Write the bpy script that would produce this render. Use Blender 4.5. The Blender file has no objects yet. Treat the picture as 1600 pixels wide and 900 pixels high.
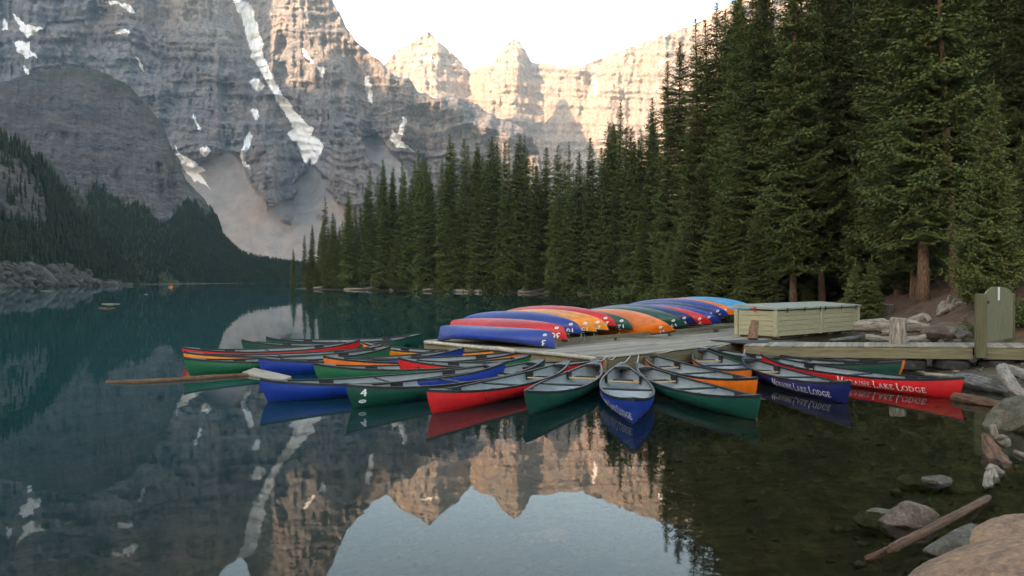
import bpy, bmesh, math, random
import numpy as np
from mathutils import Vector, Matrix, Euler

R = math.radians
rng = np.random.default_rng(7)
random.seed(7)
S = bpy.context.scene
COL = S.collection

# ------------------------------------------------------------------ camera
F = 1200.0            # focal length in photo pixels (photo 1600 wide)
CAMZ = 2.5
HORIZON = 436.0
PITCH = math.atan((450 - HORIZON) / F)
cam = bpy.data.cameras.new('camera')
cam.sensor_width = 36.0
cam.lens = 36.0 * F / 1600.0
cam.clip_start = 0.1
cam.clip_end = 20000
camo = bpy.data.objects.new('camera', cam)
camo.location = (0, 0, CAMZ)
camo.rotation_euler = (R(90) - PITCH, 0, 0)
COL.objects.link(camo)
S.camera = camo

# ------------------------------------------------------------------ light
SUN_AZ = R(142)       # to the left of the view direction, i.e. behind the left shoulder
SUN_EL = R(10)
sunpos = Vector((-math.sin(SUN_AZ) * math.cos(SUN_EL), math.cos(SUN_AZ) * math.cos(SUN_EL), math.sin(SUN_EL)))
w = bpy.data.worlds.new('World')
S.world = w
w.use_nodes = True
nt = w.node_tree
sky = nt.nodes.new('ShaderNodeTexSky')
sky.sky_type = 'NISHITA'
sky.sun_disc = False
sky.sun_elevation = SUN_EL
sky.sun_rotation = math.atan2(sunpos.x, sunpos.y) % (2 * math.pi)
sky.altitude = 1800
sky.air_density = 1.0
sky.dust_density = 2.0
sky.ozone_density = 1.0
bg = nt.nodes['Background']
bg.inputs['Strength'].default_value = 0.15
wb = nt.nodes.new('ShaderNodeMix'); wb.data_type = 'RGBA'; wb.blend_type = 'MULTIPLY'
wb.inputs[0].default_value = 1.0; wb.inputs[7].default_value = (1.27, 1.0, 0.75, 1)   # camera white balance set for the shade
nt.links.new(sky.outputs['Color'], wb.inputs[6]); nt.links.new(wb.outputs[2], bg.inputs['Color'])
sl = bpy.data.lights.new('sun', 'SUN')
sl.energy = 4.4
sl.angle = R(0.5)
sl.color = (1.0, 0.68, 0.42)
so = bpy.data.objects.new('sun', sl)
so.rotation_euler = sunpos.to_track_quat('Z', 'Y').to_euler()
so.location = (0, 0, 50)
COL.objects.link(so)
S.view_settings.view_transform = 'Standard'
S.view_settings.look = 'None'
S.view_settings.exposure = 2.75
S.view_settings.gamma = 1.0
S.view_settings.use_curve_mapping = False
S.cycles.max_bounces = 8
S.cycles.diffuse_bounces = 3
S.cycles.glossy_bounces = 3
S.cycles.transmission_bounces = 4
S.cycles.transparent_max_bounces = 12
S.cycles.volume_bounces = 0
S.cycles.use_denoising = True
S.cycles.denoising_prefilter = 'FAST'

# ------------------------------------------------------------------ helpers
def ray(u, v):
    x = (np.asarray(u, float) - 800) / F
    yv = (450 - np.asarray(v, float)) / F
    return x, math.cos(PITCH) + yv * math.sin(PITCH), -math.sin(PITCH) + yv * math.cos(PITCH)

def atd(u, v, d):
    """point seen at photo pixel (u,v) at forward distance d"""
    x, y, z = ray(u, v)
    k = d / y
    return np.stack(np.broadcast_arrays(x * k, y * k, CAMZ + z * k), -1)

def atz(u, v, zz=0.0):
    """point seen at photo pixel (u,v) at height zz"""
    x, y, z = ray(u, v)
    k = (zz - CAMZ) / z
    return Vector((float(x * k), float(y * k), zz))

def zat(v, d):
    return float(atd(800, v, d)[2])

def _h(i, j, seed):
    n = (i.astype(np.int64) * 374761393 + j.astype(np.int64) * 668265263 + seed * 974711) & 0xffffffff
    n = ((n ^ (n >> 13)) * 1274126177) & 0xffffffff
    return ((n ^ (n >> 16)) & 0xffff) / 65535.0

def vnoise(x, y, seed=0):
    x = np.asarray(x, float); y = np.asarray(y, float)
    i = np.floor(x); j = np.floor(y)
    fx = x - i; fy = y - j
    fx = fx * fx * fx * (fx * (fx * 6 - 15) + 10); fy = fy * fy * fy * (fy * (fy * 6 - 15) + 10)
    i = i.astype(np.int64); j = j.astype(np.int64)
    a = _h(i, j, seed); b = _h(i + 1, j, seed); c = _h(i, j + 1, seed); d = _h(i + 1, j + 1, seed)
    return (a * (1 - fx) + b * fx) * (1 - fy) + (c * (1 - fx) + d * fx) * fy

def fbm(x, y, octv=4, seed=0, ridged=False):
    s = 0; a = 0.5; t = 0
    for o in range(octv):
        n = vnoise(x, y, seed + o * 17) * 2 - 1
        if ridged: n = 1 - 2 * np.abs(n)
        s = s + a * n; t += a
        x = np.asarray(x) * 2.03 + 3.1; y = np.asarray(y) * 2.03 + 7.7; a *= 0.5
    return s / t

def smooth(e0, e1, x):
    t = np.clip((x - e0) / (e1 - e0), 0, 1)
    return t * t * (3 - 2 * t)

def inpoly(px, py, poly):
    r = np.zeros(np.shape(px), bool)
    n = len(poly); j = n - 1
    for i in range(n):
        xi, yi = poly[i]; xj, yj = poly[j]
        if yi != yj:
            c = ((yi > py) != (yj > py)) & (px < (xj - xi) * (py - yi) / (yj - yi) + xi)
            r ^= c
        j = i
    return r

def polydist(px, py, poly, closed=True):
    d = np.full(np.shape(px), 1e18)
    n = len(poly)
    for i in range(n if closed else n - 1):
        ax, ay = poly[i]; bx, by = poly[(i + 1) % n]
        ex, ey = bx - ax, by - ay
        t = np.clip(((px - ax) * ex + (py - ay) * ey) / (ex * ex + ey * ey + 1e-12), 0, 1)
        d = np.minimum(d, (px - ax - t * ex) ** 2 + (py - ay - t * ey) ** 2)
    return np.sqrt(d)

def link(o, parent=None):
    COL.objects.link(o)
    if parent is not None: o.parent = parent
    return o

def tag(o, label=None, cat=None, group=None, kind=None):
    if label: o['label'] = label
    if cat: o['category'] = cat
    if group: o['group'] = group
    if kind: o['kind'] = kind
    return o

def thing(name, label, cat, loc=(0, 0, 0), rot=(0, 0, 0), group=None, scale=None):
    o = bpy.data.objects.new(name, None)
    o.empty_display_size = 0.2
    o.location = loc; o.rotation_euler = rot
    if scale: o.scale = scale
    link(o)
    return tag(o, label, cat, group)

def fastmesh(name, V, faces, smooth_=False, attrs=None):
    """V (n,3) array; faces (m,3) or (m,4) int array"""
    me = bpy.data.meshes.new(name)
    V = np.asarray(V, np.float32); faces = np.asarray(faces, np.int32)
    k = faces.shape[1]
    me.vertices.add(len(V)); me.vertices.foreach_set('co', V.ravel())
    me.loops.add(faces.size); me.loops.foreach_set('vertex_index', faces.ravel())
    me.polygons.add(len(faces))
    me.polygons.foreach_set('loop_start', np.arange(0, faces.size, k, dtype=np.int32))
    me.polygons.foreach_set('loop_total', np.full(len(faces), k, np.int32))
    if smooth_: me.polygons.foreach_set('use_smooth', np.ones(len(faces), bool))
    for nm, a in (attrs or {}).items():
        at = me.attributes.new(nm, 'FLOAT', 'POINT')
        at.data.foreach_set('value', np.asarray(a, np.float32).ravel())
    me.update(calc_edges=True)
    me.validate()
    return me

def meshobj(name, me, mat=None, parent=None):
    if mat is not None and len(me.materials) == 0: me.materials.append(mat)
    return link(bpy.data.objects.new(name, me), parent)

def pymesh(name, V, Fc, smooth_=False):
    me = bpy.data.meshes.new(name)
    me.from_pydata([tuple(v) for v in V], [], Fc)
    if smooth_:
        for p in me.polygons: p.use_smooth = True
    me.update()
    return me

class MB:
    """collects shapes, builds ONE mesh"""
    def __init__(s): s.V = []; s.F = []
    def add(s, V, Fc, G=None):
        o = len(s.V)
        if G is not None: s.G = getattr(s, 'G', []) + list(G)
        s.V += [tuple(v) for v in V]; s.F += [tuple(i + o for i in f) for f in Fc]
        return s
    def box(s, c, size, rot=None, bevel=0.0):
        x, y, z = [a / 2 for a in size]
        m = rot.to_matrix() if isinstance(rot, Euler) else (rot or Matrix.Identity(3))
        c = Vector(c)
        if bevel <= 0:
            P = [(-x, -y, -z), (x, -y, -z), (x, y, -z), (-x, y, -z), (-x, -y, z), (x, -y, z), (x, y, z), (-x, y, z)]
            Fc = [(0, 3, 2, 1), (4, 5, 6, 7), (0, 1, 5, 4), (1, 2, 6, 5), (2, 3, 7, 6), (3, 0, 4, 7)]
        else:
            bm = bmesh.new(); bmesh.ops.create_cube(bm, size=1)
            for v in bm.verts: v.co = Vector((v.co.x * 2 * x, v.co.y * 2 * y, v.co.z * 2 * z))
            bmesh.ops.bevel(bm, geom=bm.edges[:], offset=bevel, segments=1, affect='EDGES')
            bm.verts.index_update()
            P = [v.co[:] for v in bm.verts]; Fc = [[v.index for v in f.verts] for f in bm.faces]
            bm.free()
        return s.add([c + m @ Vector(p) for p in P], Fc)
    def tube(s, pts, rad, n=8, cap=True, squash=1.0):
        pts = [Vector(p) for p in pts]
        rad = rad if hasattr(rad, '__len__') else [rad] * len(pts)
        V = []; Fc = []
        up = Vector((0, 0, 1))
        t0 = (pts[-1] - pts[0]).normalized()
        if abs(t0.z) > 0.9: up = Vector((0, 1, 0))
        for i, p in enumerate(pts):
            t = (pts[min(i + 1, len(pts) - 1)] - pts[max(i - 1, 0)]).normalized()
            a = t.cross(up).normalized(); b = a.cross(t)
            for k in range(n):
                q = 2 * math.pi * k / n
                V.append(p + (a * math.cos(q) + b * math.sin(q) * squash) * rad[i])
        for i in range(len(pts) - 1):
            for k in range(n):
                Fc.append((i * n + k, i * n + (k + 1) % n, (i + 1) * n + (k + 1) % n, (i + 1) * n + k))
        if cap:
            Fc.append(tuple(range(n))[::-1]); Fc.append(tuple((len(pts) - 1) * n + k for k in range(n)))
        return s.add(V, Fc)
    def mesh(s, name, smooth_=False): return pymesh(name, s.V, s.F, smooth_)
    def build(s, name, mat, parent=None, smooth_=False):
        me = s.mesh(name, smooth_)
        G = getattr(s, 'G', None)
        if G and len(G) == len(s.V):
            at = me.attributes.new('grain', 'FLOAT_VECTOR', 'POINT'); at.data.foreach_set('vector', np.array(G, np.float32).ravel())
        return meshobj(name, me, mat, parent)

# ------------------------------------------------------------------ materials
def newmat(name):
    m = bpy.data.materials.new(name); m.use_nodes = True
    n = m.node_tree; b = n.nodes['Principled BSDF']
    return m, n, b

def N(n, t, **kw):
    x = n.nodes.new(t)
    for k, v in kw.items():
        if k in x.inputs.keys(): x.inputs[k].default_value = v
        else: setattr(x, k, v)
    return x

def ramp(n, src, stops, interp='LINEAR'):
    r = n.nodes.new('ShaderNodeValToRGB'); r.color_ramp.interpolation = interp
    e = r.color_ramp.elements
    while len(e) < len(stops): e.new(0.5)
    for el, (p, c) in zip(e, stops):
        el.position = p; el.color = (*c, 1) if len(c) == 3 else c
    n.links.new(src, r.inputs[0]); return r

def mixc(n, fac, a, b, mode='MIX'):
    x = n.nodes.new('ShaderNodeMix'); x.data_type = 'RGBA'; x.blend_type = mode
    for i, v in ((0, fac), (6, a), (7, b)):
        if hasattr(v, 'is_output'): n.links.new(v, x.inputs[i])
        else: x.inputs[i].default_value = v if i == 0 else (*v, 1)
    return x.outputs[2]

def coords(n, scale=(1, 1, 1), kind='Object'):
    t = n.nodes.new('ShaderNodeTexCoord'); mp = n.nodes.new('ShaderNodeMapping')
    mp.inputs['Scale'].default_value = scale
    if kind == 'World':
        g = n.nodes.new('ShaderNodeNewGeometry'); n.links.new(g.outputs['Position'], mp.inputs['Vector'])
    else: n.links.new(t.outputs[kind], mp.inputs['Vector'])
    return mp.outputs['Vector']

def noise(n, vec, scale, detail=4, rough=0.55, dist=0.0):
    x = N(n, 'ShaderNodeTexNoise', Scale=scale, Detail=detail, Roughness=rough, Distortion=dist)
    n.links.new(vec, x.inputs['Vector']); return x.outputs['Fac']

def bump(n, b, h, strength=0.3, dist=0.02):
    x = N(n, 'ShaderNodeBump', Strength=strength, Distance=dist)
    n.links.new(h, x.inputs['Height']); n.links.new(x.outputs['Normal'], b.inputs['Normal'])

def attr(n, name):
    a = n.nodes.new('ShaderNodeAttribute'); a.attribute_name = name
    return a.outputs['Fac']

def simple(name, c1, c2, scale=6, rough=0.7, bmp=0.3, bdist=0.01, stretch=(1, 1, 1), kind='Object', detail=5, p=(0.35, 0.65)):
    m, n, b = newmat(name)
    v = coords(n, stretch, kind)
    f = noise(n, v, scale, detail, 0.6)
    r = ramp(n, f, [(p[0], c1), (p[1], c2)])
    n.links.new(r.outputs[0], b.inputs['Base Color'])
    b.inputs['Roughness'].default_value = rough
    if bmp: bump(n, b, f, bmp, bdist)
    return m

def rock_material(name, greys, warm, scree_c, hs=1.0, flat=1.0):
    m, n, b = newmat(name)
    v = coords(n, (1, 1, 1), 'World')
    # thin level strata bent by broad noise
    vs = coords(n, (0.0035 * hs * flat, 0.0035 * hs * flat, 0.055 * hs / flat), 'World')
    strata = noise(n, vs, 1.0, 6, 0.68, 0.9)
    vv = coords(n, (0.05 * hs, 0.05 * hs, 0.007 * hs), 'World')
    streak = noise(n, vv, 1.0, 5, 0.65, 0.4)
    broad = noise(n, v, 0.0045 * hs, 3, 0.5)
    fine = noise(n, v, 0.09 * hs, 8, 0.75)
    c = ramp(n, strata, [(0.3, greys[0]), (0.45, greys[1]), (0.56, greys[2]), (0.7, greys[1])]).outputs[0]
    vt = coords(n, (0.004 * hs * flat, 0.004 * hs * flat, 0.17 * hs / flat), 'World')
    thin = noise(n, vt, 1.0, 5, 0.7, 0.7)
    tj = ramp(n, thin, [(0.36, (0.45, 0.45, 0.48)), (0.47, (1, 1, 1)), (0.62, (1, 1, 1)), (0.72, (1.35, 1.32, 1.28))]).outputs[0]
    c = mixc(n, 0.8, c, tj, 'MULTIPLY')
    wm = ramp(n, broad, [(0.42, (0, 0, 0)), (0.66, (1, 1, 1))]).outputs[0]
    wb = n.nodes.new('ShaderNodeMath'); wb.operation = 'MULTIPLY'
    n.links.new(wm, wb.inputs[0]); wb.inputs[1].default_value = 0.7
    c = mixc(n, wb.outputs[0], c, warm)
    st = ramp(n, streak, [(0.36, (0.48, 0.48, 0.52)), (0.50, (1, 1, 1)), (0.68, (1.2, 1.17, 1.13))]).outputs[0]
    c = mixc(n, 0.85, c, st, 'MULTIPLY')
    fi = ramp(n, fine, [(0.36, (0.42, 0.42, 0.45)), (0.5, (0.95, 0.95, 0.95)), (0.66, (1.42, 1.39, 1.35))]).outputs[0]
    c = mixc(n, 0.85, c, fi, 'MULTIPLY')
    sc = ramp(n, noise(n, v, 0.03 * hs, 9, 0.75), [(0.36, [x * 0.8 for x in scree_c]), (0.64, [x * 1.18 for x in scree_c])]).outputs[0]
    c = mixc(n, attr(n, 'scree'), c, sc)
    gv = ramp(n, noise(n, v, 0.06 * hs, 6, 0.7), [(0.35, (0.02, 0.028, 0.016)), (0.65, (0.05, 0.062, 0.03))]).outputs[0]
    c = mixc(n, attr(n, 'veg'), c, gv)
    n.links.new(c, b.inputs['Base Color'])
    b.inputs['Roughness'].default_value = 0.95
    b.inputs['Specular IOR Level'].default_value = 0.1
    bump(n, b, fine, 0.8, 5.0 / hs)
    return m

M = {}
M['rock'] = rock_material('limestone', [(0.10, 0.10, 0.112), (0.172, 0.166, 0.172), (0.235, 0.222, 0.215)], (0.225, 0.178, 0.145), (0.275, 0.258, 0.245), 1.0, 1.5)
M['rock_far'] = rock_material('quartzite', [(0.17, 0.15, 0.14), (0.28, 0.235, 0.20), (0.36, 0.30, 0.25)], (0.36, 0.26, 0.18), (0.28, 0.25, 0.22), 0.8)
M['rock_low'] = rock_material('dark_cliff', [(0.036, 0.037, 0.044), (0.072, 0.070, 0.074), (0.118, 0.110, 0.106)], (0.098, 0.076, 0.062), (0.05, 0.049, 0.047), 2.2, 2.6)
m, n, b = newmat('old_snow')
f = noise(n, coords(n, (1, 1, 1), 'World'), 0.05, 5, 0.6)
n.links.new(ramp(n, f, [(0.3, (0.78, 0.78, 0.78)), (0.6, (0.92, 0.91, 0.90))]).outputs[0], b.inputs['Base Color'])
b.inputs['Roughness'].default_value = 0.8
M['snow'] = m

# ------------------------------------------------------------------ mountains
def grid_faces(nr, nc):
    i = np.arange(nr - 1)[:, None] * nc + np.arange(nc - 1)[None, :]
    return np.stack([i, i + 1, i + nc + 1, i + nc], -1).reshape(-1, 4)

def relief(name, mat, sil, u0, u1, du, rows, vbot, depth, scree=None, veg=None, snow=(), jag=3.0, seed=1, back=(120, 90), nback=9):
    """a mountainside built as a dense relief surface with its own distance, and a back slope behind the crest"""
    us = np.arange(u0, u1 + du, du)
    sx = [p[0] for p in sil]; sy = [p[1] for p in sil]
    top = np.interp(us, sx, sy) + jag * fbm(us * 0.06, us * 0, 5, seed, True)
    vb = vbot(us) if callable(vbot) else np.full(us.shape, float(vbot))
    top = np.minimum(top, vb - 2)
    t = np.linspace(0, 1, rows)[:, None]
    U = np.broadcast_to(us[None, :], (rows, len(us)))
    V = vb[None, :] + (top - vb)[None, :] * t
    sc = scree(U, V) if scree else np.zeros_like(U)
    vg = veg(U, V) if veg else np.zeros_like(U)
    D = depth(U, V, sc, np.broadcast_to(top[None, :], U.shape))
    P = atd(U, V, D)
    # back slope
    crest = P[-1]
    rad = crest.copy(); rad[:, 2] = 0; rad /= np.linalg.norm(rad, axis=1)[:, None]
    bk = []
    for j in range(1, nback + 1):
        q = crest + rad * (j * back[0])
        q[:, 2] = crest[:, 2] * (1 - (j / nback) ** 1.2) - 8 * (j / nback) + 0.12 * back[1] * (fbm(us * 0.05 + j, us * 0 + j * 0.7, 4, seed + 5))
        bk.append(q)
    allP = np.concatenate([P] + [q[None] for q in bk], 0)
    nr = rows + nback; nc = len(us)
    pad = lambda a: np.concatenate([a, np.zeros((nback, nc))], 0)
    Fc = grid_faces(nr, nc)
    root = None
    smask = np.zeros(len(Fc), int)
    if snow:
        jn = 4.5 * fbm(U * 0.10, V * 0.10, 5, seed + 40); jm = 4.5 * fbm(U * 0.10 + 50, V * 0.10, 5, seed + 41)
        r_, c_ = np.divmod(Fc[:, 0], nc)
        ok = r_ < rows - 1
        fu = (U + jn)[np.minimum(r_, rows - 1), c_]; fv = (V + jm)[np.minimum(r_, rows - 1), c_]
        for k, poly in enumerate(snow):
            smask[inpoly(fu, fv, poly) & ok] = k + 1
    flat = allP.reshape(-1, 3)
    A = {'scree': pad(sc), 'veg': pad(vg)}
    def sub(sel):
        f = Fc[sel]; ids, inv = np.unique(f, return_inverse=True)
        return fastmesh(name, flat[ids], inv.reshape(-1, 4), True, {k: a.reshape(-1)[ids] for k, a in A.items()})
    root = meshobj(name, sub(smask == 0), mat)
    root['kind'] = 'structure'
    for k in range(len(snow)):
        if (smask == k + 1).sum() > 3:
            meshobj('snow_patch', sub(smask == k + 1), M['snow'], root)
    return root

def spine(U, V, pts, wdt):
    """falloff 1 on a polyline in the picture of the slope, 0 beyond wdt"""
    d = polydist(U, V, pts, closed=False)
    return np.exp(-(d / wdt) ** 2)

# --- the main massif on the left
SIL1 = [(-300, -90), (0, -130), (150, -120), (300, -70), (345, -22), (362, -4), (371, 3), (380, -6), (400, -60), (440, -110), (470, -110), (500, -50), (520, 3), (531, 18), (540, 40), (556, 64),
        (575, 80), (592, 92), (604, 104), (618, 120), (640, 122), (652, 142), (676, 152), (700, 150), (722, 156), (745, 160), (765, 178), (790, 186), (812, 200), (832, 212), (843, 240), (852, 290), (870, 330)]
SNOW1 = [
    [(358, -4), (380, 2), (392, 12), (398, 30), (405, 55), (412, 85), (428, 125), (445, 155), (462, 178), (478, 190), (488, 198), (486, 210), (505, 222), (502, 240), (492, 252), (480, 258), (470, 240), (462, 225), (447, 212), (458, 200), (440, 170), (420, 140), (405, 110), (392, 90), (383, 60), (378, 30), (365, 8)],
    [(15, 14), (30, 32), (45, 42), (67, 44), (50, 52), (44, 60), (30, 45)],
    [(19, 66), (47, 65), (48, 80), (57, 90), (42, 89), (25, 80)],
    [(4, 27), (11, 38), (12, 48), (2, 46)],
    [(180, 48), (200, 47), (201, 54), (182, 54)],
    [(155, 2), (200, 6), (214, 20), (203, 22), (188, 9), (160, 6)],
    [(46, 149), (56, 150), (54, 170), (46, 181)],
    [(34, 103), (40, 108), (54, 130), (52, 134), (38, 114)],
    [(212, 88), (220, 100), (225, 113), (216, 104)],
    [(272, 227), (282, 243), (300, 250), (320, 268), (309, 274), (329, 294), (305, 284), (288, 268), (276, 248)],
    [(312, 231), (322, 227), (331, 238), (321, 247), (312, 241)],
    [(302, 176), (307, 186), (313, 204), (308, 201), (302, 186)],
    [(374, 246), (380, 225), (388, 205), (393, 215), (388, 235), (380, 250), (390, 266), (380, 259)],
    [(390, 174), (400, 171), (405, 184), (396, 189)],
    [(392, 127), (402, 123), (413, 136), (404, 147), (395, 139)],
    [(606, 212), (612, 202), (621, 210), (628, 184), (635, 187), (629, 208), (623, 221), (635, 227), (647, 237), (632, 231), (617, 229)],
    [(569, 117), (575, 119), (581, 166), (575, 160)],
    [(470, 72), (478, 84), (490, 97), (486, 98), (474, 86)],
    [(494, 103), (509, 105), (505, 119), (498, 114)]]

def scree1(U, V):
    jx = U + 9 * fbm(U * 0.05, V * 0.05, 3, 91); jy = V + 9 * fbm(U * 0.05 + 9, V * 0.05, 3, 92)
    apron = np.interp(jx, [-300, 100, 200, 262, 300, 330, 352, 372, 392, 425, 452, 468, 482, 496, 515, 540, 600, 700, 900],
                      [300, 330, 300, 250, 262, 240, 236, 250, 286, 320, 308, 276, 252, 262, 292, 318, 330, 340, 360])
    a = smooth(-2, 6, jy - apron)
    up = inpoly(jx, jy, [(566, 218), (590, 208), (612, 236), (632, 262), (640, 330), (600, 330), (585, 260)])
    fan = inpoly(jx, jy, [(0, 180), (30, 160), (52, 178), (70, 205), (60, 300), (-50, 300)])
    ledge = inpoly(jx, jy, [(75, 36), (130, 32), (138, 48), (90, 56), (60, 54)]) * 0.5
    rockisl = spine(jx, jy, [(440, 340), (452, 345)], 5) + spine(jx, jy, [(500, 332), (505, 336)], 6)
    return np.clip(np.maximum(np.maximum(a * (1 - np.clip(rockisl, 0, 1)), up * 0.85), np.maximum(fan * 0.8, ledge)), 0, 1)

def depth1(U, V, sc, top):
    h = (455 - V) / 455
    d = 1620 + 700 * np.clip(h, 0, 2) ** 0.9 - 300 * np.clip(-h, 0, 1)
    x = U * 1.8; z = (440 - V) * 1.8
    rock = 1 - 0.93 * sc
    d = d + 90 * spine(U, V, [(380, -20), (400, 70), (425, 135), (455, 185), (480, 240), (472, 300)], 34)
    d = d - 80 * spine(U, V, [(455, -40), (470, 30), (500, 90), (545, 125)], 34) - 70 * spine(U, V, [(300, -60), (330, 40), (350, 140), (345, 210)], 45)
    d = d - 75 * spine(U, V, [(505, -10), (545, 55), (600, 108), (650, 150), (720, 175), (800, 215)], 20)
    d = d - 60 * spine(U, V, [(640, 128), (632, 145)], 13) - 60 * spine(U, V, [(715, 160), (715, 180)], 16) - 50 * spine(U, V, [(765, 182), (760, 200)], 15)
    d = d + 70 * spine(U, V, [(556, 95), (572, 160), (585, 230)], 16) + 60 * spine(U, V, [(262, -60), (255, 60), (290, 150)], 24) + 55 * spine(U, V, [(130, -60), (160, 40), (215, 110)], 26)
    d = d - 60 * spine(U, V, [(400, 200), (420, 260), (415, 310)], 30) - 60 * spine(U, V, [(520, 190), (540, 250), (545, 300)], 34)
    d = d - 60 * spine(U, V, [(60, -80), (70, 60), (60, 150)], 40) - 60 * spine(U, V, [(205, -80), (200, 60), (200, 120)], 30)
    big = fbm(x * 0.006, z * 0.0035, 5, 11, True)
    mid = fbm(x * 0.03 + 0.5 * big, z * 0.012, 4, 21, True)
    fin = fbm(x * 0.09, z * 0.06, 4, 31)
    d = d - rock * (80 * big + 30 * mid + 12 * fin)
    zz = z + 45 * fbm(x * 0.006, z * 0.006, 4, 55) + 0.05 * x
    for per, am, sd in ((74.0, 34.0, 1), (23.0, 15.0, 2), (11.0, 6.0, 3)):
        k = np.floor(zz / per); ph = (zz / per) - k
        d = d + rock * am * (0.45 + 1.1 * vnoise(x * 0.006 + k * 7.3, k * 3.1, 700 + sd)) * (smooth(0.74, 1.0, ph) - ph)
    d = d - sc * (6 * fbm(x * 0.02, z * 0.01, 4, 77)) 
    return d

def veg1(U, V):
    return np.zeros_like(U)

relief('mountain', M['rock'], SIL1, -300, 870, 1.5, 360, 458, depth1, scree1, veg1, SNOW1, 4.0, 3)

# --- the far sunlit range
SIL2 = [(520, 150), (585, 130), (600, 104), (612, 86), (626, 74), (640, 66), (652, 60), (668, 51), (677, 55), (684, 64), (692, 68), (704, 82), (718, 95), (736, 112), (748, 104), (762, 98), (776, 90),
        (783, 74), (795, 68), (804, 59), (811, 63), (818, 74), (823, 80), (830, 95), (848, 100), (880, 104), (895, 99), (910, 102), (925, 97), (950, 86), (1000, 68), (1050, 52), (1100, 30), (1150, 0), (1260, -60), (1420, -120), (1900, -150)]
def depth2(U, V, sc, top):
    base = np.interp(U, [520, 700, 850, 1000, 1150, 1900], [3700, 3600, 3450, 3000, 2550, 1800])
    h = (330 - V) / 300
    d = base + 520 * h
    x = U * 2.8; z = (330 - V) * 2.8
    d = d - 160 * spine(U, V, [(668, 50), (672, 120), (690, 200)], 34) - 150 * spine(U, V, [(804, 60), (800, 120), (790, 200)], 32) + 130 * spine(U, V, [(736, 110), (735, 200)], 26)
    d = d + 90 * spine(U, V, [(836, 95), (850, 200)], 18)
    for cx in (905, 965, 1040):
        d = d - 90 * spine(U, V, [(cx, 60), (cx - 20, 220)], 20)
    big = fbm(x * 0.004, z * 0.0025, 5, 111, True)
    mid = fbm(x * 0.017, z * 0.007, 4, 121, True)
    fin = fbm(x * 0.06, z * 0.04, 4, 131)
    d = d - (80 * big + 40 * mid + 18 * fin)
    zz = z + 25 * fbm(x * 0.003, z * 0.003, 2, 155) + 0.06 * x
    for per, am, sd in ((80.0, 44.0, 1), (27.0, 22.0, 2)):
        k = np.floor(zz / per); ph = (zz / per) - k
        d = d + am * (0.45 + 1.1 * vnoise(x * 0.005 + k * 7.3, k * 3.1, 720 + sd)) * (smooth(0.74, 1.0, ph) - ph)
    return d
SNOW2 = [[(652, 92), (672, 92), (690, 94), (672, 95.5), (655, 95)], [(924, 122), (928, 120), (934, 142), (930, 148), (926, 138)], [(1030, 95), (1046, 92), (1044, 98), (1032, 101)]]
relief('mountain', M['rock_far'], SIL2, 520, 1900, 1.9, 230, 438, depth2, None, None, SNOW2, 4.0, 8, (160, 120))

# --- the dark rounded buttress rising from the lake's far side
SILB = [(-300, 190), (-60, 150), (0, 128), (60, 112), (110, 104), (160, 112), (200, 132), (235, 168), (258, 205), (275, 248), (292, 282), (318, 308), (338, 338), (350, 372), (372, 394), (400, 404), (430, 409), (470, 414), (520, 420), (620, 425)]
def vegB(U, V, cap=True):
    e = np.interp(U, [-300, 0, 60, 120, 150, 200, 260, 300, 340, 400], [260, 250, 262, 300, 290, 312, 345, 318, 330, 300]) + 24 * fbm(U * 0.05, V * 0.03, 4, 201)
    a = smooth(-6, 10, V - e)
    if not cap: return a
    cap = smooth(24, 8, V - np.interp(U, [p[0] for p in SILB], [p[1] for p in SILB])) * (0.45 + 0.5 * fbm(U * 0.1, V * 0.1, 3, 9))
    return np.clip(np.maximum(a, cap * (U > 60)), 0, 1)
def screeB(U, V):
    s = inpoly(U + 5 * fbm(U * .07, V * .07, 3, 5), V, [(62, 240), (80, 250), (105, 280), (130, 310), (150, 330), (120, 335), (95, 305), (70, 262)])
    t = inpoly(U, V, [(247, 425), (262, 426), (285, 442), (250, 446)])
    return np.maximum(s * 0.9, t * 0.9)
def vbotB(u): return np.interp(u, [-300, 0, 170, 300, 450, 620], [449, 448, 445.2, 443.4, 442.0, 441.0])
def depthB(U, V, sc, top):
    vb = vbotB(U)
    dw = CAMZ * F / np.maximum(vb - HORIZON, 1.5)
    h = (vb - V)
    d = dw + h * 1.15 + 0.0032 * np.clip(h, 0, None) ** 2
    d = d + 60 * np.clip((U - 250) / 110, 0, 1.2) ** 2 * smooth(40, 200, h)
    x = U * .6; z = h * .6
    rock = smooth(90, 170, h) * 0.8 + 0.2
    big = fbm(x * 0.02, z * 0.012, 5, 311, True); mid = fbm(x * 0.1, z * 0.03, 4, 321, True); fin = fbm(x * 0.3, z * 0.2, 3, 331)
    d = d - rock * (20 * big + 16 * mid + 4.5 * fin) * smooth(0, 30, h)
    zz = z + 14 * fbm(x * .02, z * .02, 3, 355)
    for per, am, sd in ((26.0, 9.0, 1), (8.0, 4.0, 2)):
        k = np.floor(zz / per); ph = (zz / per) - k
        d = d + rock * am * 1.9 * np.clip(vnoise(x * 0.025 + k * 7.3, k * 3.1, 740 + sd) - .15, 0, 1) * (smooth(0.74, 1.0, ph) - ph) * smooth(10, 60, h)
    return d
relief('mountain', M['rock_low'], SILB, -300, 620, 1.6, 210, vbotB, depthB, screeB, vegB, (), 2.5, 14, (40, 30))

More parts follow.
